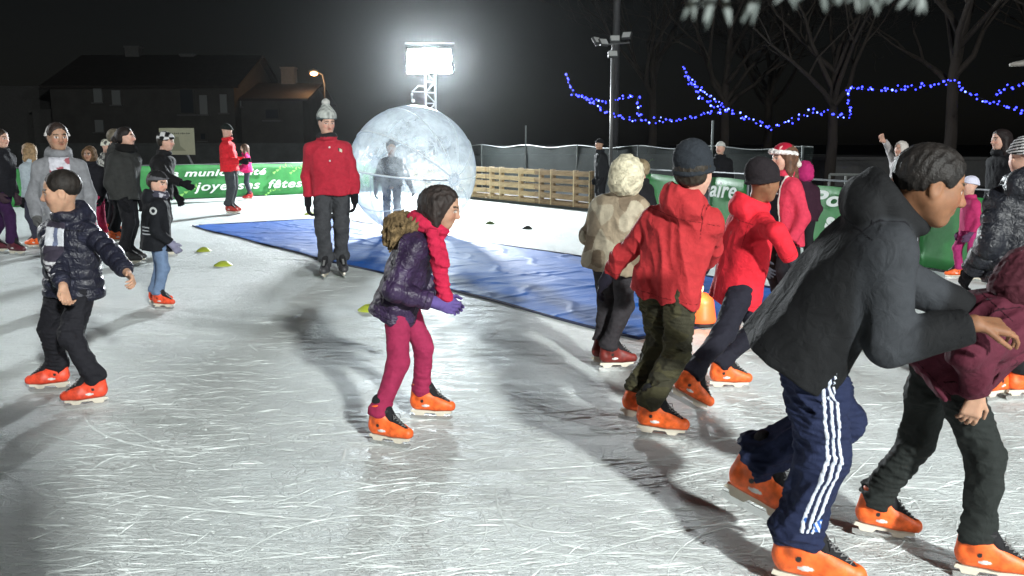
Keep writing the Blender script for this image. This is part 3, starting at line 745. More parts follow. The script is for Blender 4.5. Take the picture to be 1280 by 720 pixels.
# ---- inflatable walking ball
BC = np.array([W(515.5, 212, 14.35)[0], 14.35, 1.03+.012]); BR = 1.03
def ball():
    root = empty('walking_ball', (BC[0], BC[1], 0), 'huge transparent inflatable ball on the blue tarpaulin', 'inflatable ball')
    ax = nrm([.70, -.70, -.12]); a1 = nrm(np.cross(ax, [0, 0, 1])); a2 = np.cross(ax, a1)
    m, t, b = nodes_mat('clear_pvc'); N = t.nodes.new; L = t.links.new
    for n in list(t.nodes): t.nodes.remove(n)
    out = N('ShaderNodeOutputMaterial'); tr = N('ShaderNodeBsdfTransparent'); tr.inputs[0].default_value = (.93, .96, .97, 1)
    gl = N('ShaderNodeBsdfGlossy'); gl.inputs['Roughness'].default_value = .12; gl.inputs[0].default_value = (.9, .95, 1, 1)
    tl = N('ShaderNodeBsdfTranslucent'); tl.inputs[0].default_value = (.84, .9, .93, 1); df = N('ShaderNodeBsdfDiffuse'); df.inputs[0].default_value = (.82, .87, .9, 1)
    milk = N('ShaderNodeMixShader'); milk.inputs[0].default_value = .45; L(tl.outputs[0], milk.inputs[1]); L(df.outputs[0], milk.inputs[2])
    tc = N('ShaderNodeTexCoord'); n1 = N('ShaderNodeTexNoise'); n1.inputs['Scale'].default_value = 3.2; n1.inputs['Detail'].default_value = 7; n1.inputs['Distortion'].default_value = .35; n1.inputs['Roughness'].default_value = .68; L(tc.outputs['Object'], n1.inputs['Vector'])
    mr = N('ShaderNodeMapRange'); mr.inputs[1].default_value = .42; mr.inputs[2].default_value = .66; mr.inputs[3].default_value = .14; mr.inputs[4].default_value = .48; L(n1.outputs['Fac'], mr.inputs[0])
    lw = N('ShaderNodeLayerWeight'); lw.inputs['Blend'].default_value = .28
    mul = N('ShaderNodeMath'); mul.operation = 'MULTIPLY_ADD'; mul.inputs[1].default_value = .6; L(lw.outputs['Facing'], mul.inputs[0]); L(mr.outputs[0], mul.inputs[2])
    cl = N('ShaderNodeClamp'); cl.inputs[2].default_value = .8; L(mul.outputs[0], cl.inputs[0])
    bp = N('ShaderNodeBump'); bp.inputs['Strength'].default_value = .5; bp.inputs['Distance'].default_value = .05; n2 = N('ShaderNodeTexNoise'); n2.inputs['Scale'].default_value = 5; n2.inputs['Detail'].default_value = 5; n2.inputs['Distortion'].default_value = 2; L(tc.outputs['Object'], n2.inputs['Vector']); L(n2.outputs['Fac'], bp.inputs['Height'])
    for q in (gl, tl, df): L(bp.outputs[0], q.inputs['Normal'])
    m1 = N('ShaderNodeMixShader'); L(cl.outputs[0], m1.inputs[0]); L(tr.outputs[0], m1.inputs[1]); L(milk.outputs[0], m1.inputs[2])
    fr = N('ShaderNodeMath'); fr.operation = 'POWER'; L(lw.outputs['Facing'], fr.inputs[0]); fr.inputs[1].default_value = 2.2
    fr2 = N('ShaderNodeMath'); fr2.operation = 'MULTIPLY_ADD'; L(fr.outputs[0], fr2.inputs[0]); fr2.inputs[1].default_value = .35; fr2.inputs[2].default_value = .08; fr = fr2
    m2 = N('ShaderNodeMixShader'); L(fr.outputs[0], m2.inputs[0]); L(m1.outputs[0], m2.inputs[1]); L(gl.outputs[0], m2.inputs[2]); L(m2.outputs[0], out.inputs[0])
    V = []; F = []; nu, nv = 120, 60
    for j in range(1, nv):
        th = math.pi*j/nv
        for i in range(nu):
            ph = 2*math.pi*i/nu; r = BR*(1-.006*abs(math.sin(ph*5))**6*0-.008*math.exp(-((math.sin(ph*5))/.16)**2))
            V.append((ax*math.cos(th)+(a1*math.cos(ph)+a2*math.sin(ph))*math.sin(th))*r)
    for j in range(nv-2):
        for i in range(nu): F.append((j*nu+i, j*nu+(i+1) % nu, (j+1)*nu+(i+1) % nu, (j+1)*nu+i))
    me = mesh_np('shell', np.array(V), np.array(F)); link('shell', me, m, root, (0, 0, BC[2]), smooth=True)
    weld = mat('welded_seam', (.80, .88, .92), .35)
    for k in range(10):
        ph = 2*math.pi*(k+.0)/10; d = a1*math.cos(ph)+a2*math.sin(ph); mb = MB()
        mb.tube([(ax*math.cos(th)+d*math.sin(th))*(BR*.995) for th in np.linspace(.10, math.pi-.10, 60)], .009 if k % 3 else .015, 5)
        mb.build('seam', weld, root, (0, 0, BC[2]), smooth=True)
    for sg in (-1, 1):
        mb = MB(); ringp = [(ax*sg*math.cos(.10)+(a1*math.cos(p)+a2*math.sin(p))*math.sin(.10))*BR for p in np.linspace(0, 2*math.pi, 25)]
        mb.tube(ringp, .012, 6); c = ax*sg*BR*math.cos(.10)
        n = 24; vs = [c]+ringp[:-1]; mb.add(vs, [(0, i+1, (i+1) % n+1) for i in range(n)])
        mb.build('end_patch', mat('end_patch', (.75, .82, .88), .4), root, (0, 0, BC[2]), smooth=True)
    mb = MB(); ze = nrm(ax+.25*a2); 
    mb.tube([(ax*math.cos(t)+a1*math.sin(t)*1.0)*BR*1.003 for t in np.linspace(.14, .52, 10)], .016, 6); mb.build('zip', mat('zip', (.35, .38, .42), .5), root, (0, 0, BC[2]), smooth=True)
ball()

# ---- long green banner with its writing, pinned on a barrier
def line_pt(p0, p1, px):
    """point of the ground line p0-p1 that projects on column px (both plans in metres)"""
    k = (px-640)/FPX; d = p1-p0
    # x = k*(y*cp + (h-z)*sp): take z = .5
    c = k*(CAMH-.5)*sp_
    t = (k*cp*p0[1]+c-p0[0])/(d[0]-k*cp*d[1]); return p0+d*t
GREEN = mat('banner_green', (.022, .20, .040), .55, noise=.18, nscale=3, bump=.3, bscale=12)
WHITE = mat('banner_white', (.78, .82, .78), .6)
LIME = mat('banner_lime', (.25, .55, .12), .6)
def banner_mesh(name, p0, p1, h0, z0, mt, parent, wave=.012, nz=6):
    L_ = np.linalg.norm(p1-p0); n = max(4, int(L_/.12)); d = (p1-p0)/L_; nn = np.array([d[1], -d[0]])
    V = []; 
    for i in range(n+1):
        for j in range(nz+1):
            s_ = L_*i/n; z = z0+h0*j/nz; w = wave*(math.sin(s_*2.3)+.6*math.sin(s_*5.1+j*.8)+.4*math.sin(j*1.9+s_*1.3))
            zz = z+(.012*math.sin(s_*3.7) if j in (0, nz) else 0)
            V.append((p0[0]+d[0]*s_+nn[0]*w, p0[1]+d[1]*s_+nn[1]*w, zz))
    F = [(i*(nz+1)+j, (i+1)*(nz+1)+j, (i+1)*(nz+1)+j+1, i*(nz+1)+j+1) for i in range(n) for j in range(nz)]
    me = mesh_np(name, np.array(V), np.array(F)); o = link(name, me, mt, parent, smooth=True)
    m = o.modifiers.new('t', 'SOLIDIFY'); m.thickness = .004; m.offset = 0
    return o
def text_on(txt, p0, p1, pxa, pxb, pya, mt, parent, size, shear=.28, name='lettering', off=.035, bold=.012, thin=.004):
    """words written on the banner plane between two picture columns; size in metres"""
    a = line_pt(p0, p1, pxa); b = line_pt(p0, p1, pxb); d = nrm(b-a); nn = np.array([d[1], -d[0]])
    if nn@(-a) < 0: nn = -nn
    cu = bpy.data.curves.new(name, 'FONT'); cu.body = txt; cu.size = size; cu.shear = shear; cu.offset = bold; cu.extrude = thin; cu.space_character = 1.08
    o = bpy.data.objects.new(name, cu); COL.objects.link(o); bpy.context.view_layer.update()
    me = bpy.data.meshes.new_from_object(o.evaluated_get(bpy.context.evaluated_depsgraph_get())); bpy.data.objects.remove(o); 
    v = np.zeros(len(me.vertices)*3, np.float32); me.vertices.foreach_get('co', v); v = v.reshape(-1, 3)
    # little serifs come from flaring the feet and heads of the letters
    wsc = np.linalg.norm(b-a)/(v[:, 0].max()-v[:, 0].min()); x0 = v[:, 0].min()
    z = pya
    Pw = np.stack([a[0]+d[0]*(v[:, 0]-x0)*wsc+nn[0]*(off+v[:, 2]), a[1]+d[1]*(v[:, 0]-x0)*wsc+nn[1]*(off+v[:, 2]), z+v[:, 1]], 1)
    if parent is not None: Pw -= np.array(parent.location)
    me.vertices.foreach_set('co', Pw.astype(np.float32).ravel()); me.update(); me.name = name; me.materials.clear()
    return link(name, me, mt, parent)
ALU = mat('galvanised', (.22, .23, .24), .4, .6, noise=.2)
def barrier_rail(root, p0, p1, h, step=2.0, back=.06):
    L_ = np.linalg.norm(p1-p0); d = (p1-p0)/L_; nn = np.array([d[1], -d[0]])
    if nn@(-p0) > 0: nn = -nn
    a, b = p0+nn*back, p1+nn*back
    for z in (h, .12): m = MB(); m.tube([(a[0], a[1], z), (b[0], b[1], z)], .018, 6); m.build('rail', ALU, root)
    for i in range(int(L_/step)+1):
        q = a+d*min(i*step, L_); m = MB(); m.tube([(q[0], q[1], 0), (q[0], q[1], h)], .02, 6); m.box((q[0], q[1], .01), (.3, .3, .02)); m.build('post', ALU, root)
BH = .90
r1 = empty('banner', (0, 0, 0), 'long green banner with white season greetings along the far left edge of the ice', 'banner')
banner_mesh('banner_cloth', BAN0, BAN1, BH-.03, .02, GREEN, r1); barrier_rail(r1, BAN0, BAN1, BH)
text_on('La municipalité', BAN0, BAN1, 203, 333, .60, WHITE, r1, .25, bold=.006)
text_on('joyeuses', BAN0, BAN1, 241, 324, .22, WHITE, r1, .32, bold=.006); text_on('fêtes', BAN0, BAN1, 334, 377, .22, WHITE, r1, .32, bold=.006)
text_on('souhaite', BAN0, BAN1, 130, 190, .60, WHITE, r1, .30, bold=.012) if False else None
def sprig(p0, p1, px, z, parent, s=1):
    a = line_pt(p0, p1, px); d = nrm(p1-p0); nn = np.array([d[1], -d[0]]); nn = nn if nn@(-a) > 0 else -nn
    m = MB()
    for i in range(7):
        t = i/6; x = t*.5*s; zz = z+.16*s*math.sin(t*2.2); ang = .6+t*1.5*(-1)**i; l = .09*s
        c = a+d*x+nn*.036
        tip = (c[0]+d[0]*l*math.cos(ang), c[1]+d[1]*l*math.cos(ang), zz+l*math.sin(ang)); sd = (c[0]+d[0]*.03*s, c[1]+d[1]*.03*s, zz-.02*s); sd2 = (c[0]-d[0]*.02*s, c[1]-d[1]*.02*s, zz+.03*s)
        m.add([(c[0], c[1], zz), sd, tip, sd2], [(0, 1, 2, 3)])
    m.build('leaf_motif', LIME, parent)
sprig(BAN0, BAN1, 341, .62, r1, 1.2); sprig(BAN0, BAN1, 362, .60, r1, 1.1); sprig(BAN0, BAN1, 224, .10, r1, 1.3); sprig(BAN0, BAN1, 330, .02, r1, .9)

# ---- pallet fence
WOODS = [mat('pallet_wood', (.40, .29, .15), .75, noise=.35, nscale=5, stretch=(1, 1, 6), bump=.4, bscale=60), mat('dark_pallet_wood', (.25, .17, .09), .8, noise=.45, nscale=4, stretch=(1, 1, 6), bump=.4, bscale=60)]
fd = nrm(FEN1-FEN0); fn = np.array([fd[1], -fd[0]]); fn = fn if fn@(-FEN1) > 0 else -fn
FL = float(np.linalg.norm(FEN1-FEN0)); ANG = math.atan2(fd[1], fd[0])
def pallet(s0, s1, posts, wood, label):
    c = FEN0+fd*(s0+s1)/2; root = empty('pallet', (c[0], c[1], 0), label, 'pallet', 'wooden pallets stood on edge along the far side of the ice', ANG)
    Lp = s1-s0-.02; rg = random.Random(int(s0*100))
    side = -1 if (Matrix.Rotation(ANG, 2) @ Vector((0, 1))).dot(Vector(fn)) < 0 else 1
    for i in range(5):
        m = MB(); z = .09+i*.175; m.box((rg.uniform(-.01, .01), side*.055, z), (Lp, .022, .118+rg.uniform(-.012, .008)), Matrix.Rotation(rg.uniform(-.006, .006), 3, 'Y')); m.build('board', wood, root, bevel=.003)
    for p in posts:
        m = MB(); m.box((p-(s0+s1)/2, 0, .44), (.095, .085, .86)); m.build('stringer', wood, root, bevel=.004)
        m = MB(); m.box((p-(s0+s1)/2, side*.071, .44), (.03, .010, .86)); m.build('batten', mat('pale_batten', (.5, .4, .24), .8, noise=.3), root)
    for i in range(3):
        m = MB(); m.box((0, -side*.055, .12+i*.34), (Lp, .022, .1)); m.build('board', wood, root)
base = FL-4.75
spans = [(-4.0, 'yellowish pallet behind the giant ball, farthest left in the wooden fence'), (-1.8, 'yellowish pallet half hidden behind the giant ball'), (.43, 'yellowish pallet just right of the giant ball'), (2.63, 'darker stained pallet, right end of the wooden fence')]
for i, (s, lb) in enumerate(spans):
    s0 = base+s; s1 = s0+2.2 if i < 3 else FL
    pallet(s0, s1, [q for q in (s0+.20, s0+.66, s0+1.53, s0+2.1 if i == 3 else 99) if q < s1], WOODS[0] if i < 3 else WOODS[1], lb)
m = MB(); ed = BAN1*0+FEN0
m.tube([(FEN0[0]+fn[0]*.1, FEN0[1]+fn[1]*.1, .03), (FEN1[0]+fn[0]*.1, FEN1[1]+fn[1]*.1, .03)], .03, 8)
tag(m.build('edge_pipe', mat('edge_pipe', (.05, .06, .06), .5)), 'dark pipe lying along the foot of the wooden pallets', 'pipe')

# ---- green mesh netting behind the pallets
def netting():
    o2 = FEN0-fn*2.2; root = empty('net_fence', (o2[0], o2[1], 0), 'dark see-through net fence with a sagging pale cable behind the pallets', 'fence')
    a = FEN0-fn*2.2-fd*3; L_ = FL+7
    m, t, b = nodes_mat('green_net'); b.inputs['Base Color'].default_value = (.010, .018, .017, 1); b.inputs['Alpha'].default_value = .45; b.inputs['Roughness'].default_value = .9
    V = []; F = []; n = 80
    def zt(i): s = L_*i/n; return 1.36+.035*math.cos(2*math.pi*s/2.4)
    for i in range(n+1):
        p = a+fd*L_*i/n-o2
        for j in range(5): V.append((p[0]+.03*math.sin(i*.9+j), p[1], .05+(zt(i)-.05)*j/4))
    F = [(i*5+j, (i+1)*5+j, (i+1)*5+j+1, i*5+j+1) for i in range(n) for j in range(4)]
    link('net', mesh_np('net', np.array(V), np.array(F)), m, root, smooth=True)
    m2 = MB(); m2.tube([(*(a+fd*L_*i/n-o2), zt(i)+.01) for i in range(n+1)], .012, 5); m2.build('cable', mat('pale_cable', (.18, .20, .20), .6), root)
    for k in range(int(L_/2.4)+1):
        p = a+fd*k*2.4-o2; m3 = MB(); m3.tube([(p[0], p[1], 0), (p[0], p[1], 1.42 if k % 3 else 1.95)], .025, 6); m3.build('post', mat('net_post', (.12, .14, .14), .6), root)
netting()

# ---- barriers and banners on the right
rd = nrm(RF1-FEN1)
def right_banner(pxa, pxb, label, h=.9, wave=.01, tilt=0):
    a = line_pt(FEN1, RF1, pxa); b = line_pt(FEN1, RF1, pxb)
    root = empty('banner', (a[0], a[1], 0), label, 'banner'); A = a-a; B = b-a
    # build in local plan
    o = banner_mesh('banner_cloth', A, B, h-.03, .02, GREEN, root, wave); L_ = np.linalg.norm(B); d = B/L_
    m = MB(); m.tube([(0, 0, .02), (0, 0, h+.08), (d[0]*L_, d[1]*L_, h+.08), (d[0]*L_, d[1]*L_, .02)], .018, 6); m.build('frame', ALU, root)
    return root, a, b
q1 = right_banner(806, 853, 'blank green banner behind the cream hooded skater'); q2 = right_banner(887, 934, 'green banner lettered aire between the two red jackets', .92)
text_on('aire', FEN1, RF1, 889, 922, .60, WHITE, q2[0], .38, bold=.006)
sprig(FEN1, RF1, 896, .20, q2[0], .7); sprig(FEN1, RF1, 816, .7, q1[0], .8)
q3 = right_banner(1008, 1122, 'green banner starting Pou beside the woman in the festive hat', .9)
text_on('Pour', FEN1, RF1, 1016, 1092, .64, WHITE, q3[0], .28, bold=.008)
text_on('s', FEN1, RF1, 1034, 1046, .34, WHITE, q3[0], .30, bold=.014)
q4 = right_banner(1150, 1262, 'green banner behind the black quilted jacket at the right edge', .9)
sprig(FEN1, RF1, 1168, .40, q4[0], 1.0)

# ---- light towers
WHM = mat('white_truss', (.62, .64, .66), .4, .3)
def truss_tower(x, y, h, name, label):
    root = empty(name, (x, y, 0), label, 'light tower')
    m = MB(); w = .15
    for sx in (-w, w):
        for sy in (-w, w): m.tube([(sx, sy, 0), (sx, sy, h-.35)], .024, 6)
    z = .1; i = 0
    while z < h-.6:
        s = 1 if i % 2 else -1
        for sy in (-w, w): m.tube([(-w*s, sy, z), (w*s, sy, z+.32)], .012, 5)
        for sx in (-w, w): m.tube([(sx, -w*s, z), (sx, w*s, z+.32)], .012, 5)
        for sy in (-w, w): m.tube([(-w, sy, z), (w, sy, z)], .01, 5)
        z += .32; i += 1
    m.build('truss', WHM, root)
    m = MB(); m.box((0, 0, .05), (1.1, 1.1, .1)); m.build('base_plate', RUBBER, root, bevel=.01)
    return root
tA = truss_tower(TOWER_A[0], TOWER_A[1], TOWER_A[2]+.4, 'light_tower', 'white lattice light tower with blazing floodlights behind the giant ball')
m = MB(); m.tube([(-.75, 0, TOWER_A[2]+.55), (.75, 0, TOWER_A[2]+.55)], .03, 8); m.tube([(-.75, 0, TOWER_A[2]-.1), (.75, 0, TOWER_A[2]-.1)], .03, 8); m.build('crossbar', WHM, tA)
LENS = mat('floodlight_glass', (.9, .95, 1), .3, emis=(.86, .95, 1.0), estr=120)
for i, (dx, dz, ry) in enumerate([(-.46, .19, 10), (0, .21, 0), (.46, .19, -8), (-.46, -.19, 8), (.03, -.17, -4), (.48, -.18, -12)]):
    rot = Matrix.Rotation(R(ry*2), 3, 'Z') @ Matrix.Rotation(R(18), 3, 'X')
    m = MB(); c = Vector((dx, -.16, TOWER_A[2]+dz)); m.box(c+rot @ Vector((0, .05, 0)), (.46, .16, .36), rot); h_ = m.build('floodlight', RUBBER, tA, bevel=.01)
    m = MB(); m.box(c+rot @ Vector((0, -.036, 0)), (.44, .012, .34), rot); m.build('lens', LENS, h_)
m = MB(); m.tube([(-.15, -.15, TOWER_A[2]-.75), (-.35, -.15, TOWER_A[2]-.72), (-.55, -.15, TOWER_A[2]-.9)], .02, 6); m.tube([(-.15, -.15, TOWER_A[2]-.9), (-.55, -.15, TOWER_A[2]-.9)], .015, 6); m.tube([(-.55, -.15, TOWER_A[2]-.9), (-.55, -.15, TOWER_A[2]-1.12), (-.5, -.15, TOWER_A[2]-1.2)], .008, 5); m.build('bracket', WHM, tA)
for z_, r_ in ((-.98, .035), (-1.17, .055)):
    m = MB(); c = (-.55+.03*(r_ > .04), -.15, TOWER_A[2]+z_); m.tube([(c[0], c[1], c[2]-r_), (c[0], c[1], c[2]-r_*.6), (c[0], c[1], c[2]+r_*.6), (c[0], c[1], c[2]+r_)], [r_*.3, r_, r_, r_*.3], 10); m.build('pulley', WHM, tA, smooth=True)
tB = truss_tower(TOWER_B[0], TOWER_B[1]-.6, TOWER_B[2]+.4, 'light_tower', 'lattice light tower behind the viewer')
m = MB(); m.box((0, .25, TOWER_B[2]), (.9, .2, .6)); m.build('floodlight', RUBBER, tB)

def mast():
    p = W(769, 120, 31); root = empty('mast', (p[0], 31, 0), 'tall dark mast rising out of the picture behind the lamp pole', 'mast')
    m = MB(); m.tube([(0, 0, 0), (0, 0, 9), (0, 0, 14)], [.13, .12, .10], 12); m.build('shaft', mat('dark_mast', (.07, .07, .07), .6, noise=.2), root, smooth=True)
    p = W(766, 60, 22); root = empty('lamp_pole', (p[0], 22, 0), 'slim grey lamp pole carrying five unlit floodlights', 'lamp pole')
    zt = W(766, 62, 22)[2]; gm = mat('grey_pole', (.09, .09, .09), .5, noise=.15)
    m = MB(); m.tube([(0, 0, 0), (0, 0, zt)], .042, 10); m.build('pole', gm, root, smooth=True)
    m = MB(); m.tube([(-.42, 0, zt+.1), (.40, -.05, zt+.16)], .022, 6); m.tube([(0, 0, zt-.1), (0, 0, zt+.14)], .03, 6); m.build('crossarm', gm, root)
    for x, z, rz in ((-.40, .20, 50), (-.24, .16, 35), (.05, .24, -5), (.33, .32, -30), (0, -.12, 0)):
        rot = Matrix.Rotation(R(rz), 3, 'Z') @ Matrix.Rotation(R(-35), 3, 'X')
        m = MB(); m.box((x, -.05, zt+z), (.24, .07, .18), rot); f = m.build('floodlight', mat('lamp_body', (.04, .04, .04), .5), root, bevel=.008)
        m = MB(); m.box(Vector((x, -.05, zt+z))+rot @ Vector((0, -.042, 0)), (.20, .012, .145), rot); m.build('lens', mat('unlit_glass', (.55, .56, .55), .25), f)
mast()
def street_lamp():
    p = W(392.5, 92, 48); root = empty('street_lamp', (p[0], 48, 0), 'street lamp glowing orange over the dark house', 'street lamp'); z = p[2]
    gm = mat('lamp_post_grey', (.10, .09, .08), .6)
    m = MB(); m.tube([(.55, 0, 0), (.55, 0, z-.5), (.45, 0, z-.05), (.1, 0, z+.12)], [.07, .05, .04, .035], 8); m.build('post', gm, root, smooth=True)
    m = MB(); m.tube([(.2, 0, z+.12), (.0, 0, z+.14), (-.25, 0, z+.08)], [.07, .13, .07], 10); m.build('lamp_head', gm, root, smooth=True)
    s = Sdf(); s.el((0, -.02, z), (.20, .16, .12)); V, F = s.mesh(.03); link('bulb', mesh_np('bulb', V, F), mat('sodium_bulb', (1, .6, .3), .4, emis=(1.0, .55, .22), estr=9), root, smooth=True)
    d = bpy.data.lights.new('street_lamp_light', 'POINT'); d.energy = 120; d.color = (1, .55, .25); d.shadow_soft_size = .15
    o = bpy.data.objects.new('street_lamp_light', d); COL.objects.link(o); o.location = (p[0], 47.6, z-.3)
street_lamp()
def edge_lamp():
    p = W(1273, 79, 16); root = empty('street_lamp', (p[0]+1.2, 16, 0), 'unlit street lamp head reaching in at the right edge', 'street lamp'); z = p[2]; gm = mat('lamp_post_pale', (.35, .33, .30), .5)
    m = MB(); m.tube([(0, 0, 0), (0, 0, z-.3), (-.2, 0, z+.02), (-.9, 0, z+.02)], [.08, .05, .04, .03], 8); m.build('post', gm, root, smooth=True)
    m = MB(); m.tube([(-.9, 0, z+.02), (-1.1, 0, z), (-1.35, 0, z-.03)], [.03, .06, .03], 8); m.build('lamp_head', gm, root, smooth=True)
edge_lamp()

# ---- white sign board on a leaning post behind the banner
def signboard():
    p = W(221.5, 176, 27); root = empty('notice_board', (p[0], 27, 0), 'cream notice board standing behind the green banner', 'notice board')
    m = MB(); m.box((0, 0, p[2]-.02), (1.05, .04, .80)); m.build('board', mat('cream_board', (.50, .50, .36), .6, noise=.1, nscale=2), root, bevel=.005)
    m = MB(); m.tube([(.75, .1, 0), (.05, .06, p[2]+.05)], .045, 6); m.build('post', ALU, root)
    gm = mat('grey_print', (.16, .17, .13), .7)
    m = MB(); 
    for i in range(13): m.box((-.37+i*.062, -.0225, p[2]+.22), (.035+.02*(i*7 % 3 == 0), .003, .035+.015*(i % 2)))
    m.build('printed_line', gm, root)
    m = MB(); m.add([(-.05, -.023, p[2]+.12), (.06, -.023, p[2]+.12), (.09, -.023, p[2]-.15), (.26, -.023, p[2]-.3), (-.2, -.023, p[2]-.3), (-.07, -.023, p[2]-.12)], [(0, 1, 2, 3, 4, 5)]); m.build('tower_shadow', mat('board_shadow', (.33, .34, .24), .7), root)  # the tower's shadow on the board, painted as a darker flat shape
signboard()

# ---- house, walls and hedge in the dark
HW = mat('house_render', (.045, .043, .040), .9, noise=.25, nscale=1.2, bump=.3, bscale=30); RT = mat('roof_tiles', (.022, .018, .016), .9, noise=.3, nscale=3, bump=.6, bscale=18)
GLS = mat('dark_pane', (.03, .035, .04), .1); SHU = mat('pale_shutter', (.16, .17, .17), .6); PW = mat('pale_wall', (.09, .09, .088), .9, noise=.15)
def gable_house(name, label, pxl, pxr, Y, py_eave, py_ridge, depth, wins, chim=(), roofmat=RT, wall=HW):
    xl, xr = W(pxl, py_eave, Y)[0], W(pxr, py_eave, Y)[0]; ze = W(0, py_eave, Y)[2]; zr = W(0, py_ridge, Y+depth/2)[2]; w = xr-xl
    root = empty(name, ((xl+xr)/2, Y, 0), label, 'house')
    m = MB(); m.box((0, depth/2, ze/2), (w, depth, ze)); m.prism([(0, ze), (depth, ze), (depth/2, zr)], 0, -w/2, w/2); m.build('wall', wall, root)
    m = MB(); t = .12; ov = .35
    for a, b in (((-ov, ze-.1), (depth/2, zr+.02)), ((depth+ov, ze-.1), (depth/2, zr+.02))):
        m.prism([a, b, (b[0], b[1]+t), (a[0], a[1]+t)], 0, -w/2-ov, w/2+ov)
    rf = m.build('roof', roofmat, root)
    for px, pt, pb in chim:
        x = W(px, pt, Y+depth/2)[0]-(xl+xr)/2; z1 = W(0, pt, Y+depth/2)[2]; m = MB(); m.box((x, depth/2, (z1+zr-1)/2), (.75, .6, z1-zr+1)); m.box((x, depth/2, z1+.04), (.85, .7, .08)); m.build('chimney', PW, rf)
    for px, pt, pb, wd_, lit in wins:
        x = W(px, pt, Y)[0]-(xl+xr)/2; z1, z0 = W(0, pt, Y)[2], W(0, pb, Y)[2]
        m = MB(); m.box((x, -.03, (z0+z1)/2), (wd_, .08, z1-z0)); f = m.build('window', SHU if lit else HW, root)
        m = MB(); m.box((x, -.075, (z0+z1)/2), (wd_-.16, .012, z1-z0-.16)); m.build('pane', SHU if lit else GLS, f)
        m = MB(); m.box((x, -.09, z0-.04), (wd_+.2, .2, .07)); m.build('sill', PW, f)
gable_house('house', 'dark two storey house with a pale chimney left of the street lamp', 62, 292, 46, 108, 72, 9, [(122, 109, 128, .42, 1), (145, 113, 131, .42, 1), (124, 150, 165, .42, 1), (233, 110, 143, .8, 0), (254, 119, 143, .38, 1), (279, 118, 141, .34, 1), (254, 165, 176, .38, 0)], [(167, 60, 85), (236, 70, 80)])
gable_house('house', 'low dark outbuilding between the house and the street lamp', 296, 378, 47, 124, 107, 7, [(291+8, 124, 133, .2, 1), (340, 135, 150, .8, 0)], [(361, 86, 107)])
def plain_block(name, label, pxl, pxr, Y, py_top, depth, mt, cat, coping=True):
    xl, xr = W(pxl, py_top, Y)[0], W(pxr, py_top, Y)[0]; zt = W(0, py_top, Y)[2]; root = empty(name, ((xl+xr)/2, Y, 0), label, cat)
    m = MB(); m.box((0, depth/2, zt/2), (xr-xl, depth, zt)); m.build('wall', mt, root)
    m = MB(); m.box((0, depth/2, zt+.05), (xr-xl+.2, depth+.2, .1)); m.build('coping', mt, root)
plain_block('outbuilding', 'tall pale windowless building at the far left', -70, 48, 52, 110, 8, PW, 'building')
plain_block('outbuilding', 'lower pale annex in front of the tall windowless building', 40, 80, 50, 139, 6, PW, 'building')
plain_block('wall', 'long low wall behind the green banner', -120, 440, 38, 182, .3, mat('dark_wall', (.06, .065, .065), .9, noise=.3, nscale=2), 'wall')
plain_block('garage', 'low pale garage behind the right hand banners', 1036, 1240, 30, 200, 5, PW, 'garage')
plain_block('wall', 'low wall behind the net fence and lamp pole', 560, 1030, 36, 196, .3, mat('dark_wall', (.06, .065, .065), .9), 'wall')

# ---- small metal frames just above the right hand banners
def frame_rack(pxa, pxb, pya, pyb, Y, n, label):
    A = W(pxa, pyb, Y); B = W(pxb, pyb+1, Y-.3); zt = W(pxa, pya, Y)[2]; root = empty('metal_rack', (A[0], A[1], 0), label, 'rack'); gm = mat('rack_metal', (.16, .17, .165), .45, .4)
    d = (B-A)*np.array([1, 1, 0]); a0 = Vector((0, 0, 0)); b0 = Vector(d)
    m = MB(); m.tube([a0+Vector((0, 0, zt)), b0+Vector((0, 0, zt))], .022, 6); m.build('rail', gm, root); m = MB(); m.tube([a0+Vector((0, 0, .45)), b0+Vector((0, 0, .45))], .015, 6); m.build('rail', gm, root)
    for i in range(n+1):
        q = a0.lerp(b0, i/n); m = MB(); m.tube([q, q+Vector((0, 0, zt))], .018, 6); m.build('post', gm, root)
frame_rack(1036, 1098, 218, 236, 13.2, 3, 'grey metal rack with three openings showing above the Pou banner')
frame_rack(899, 917, 214, 224, 16.4, 1, 'small grey metal frame showing above the aire banner')
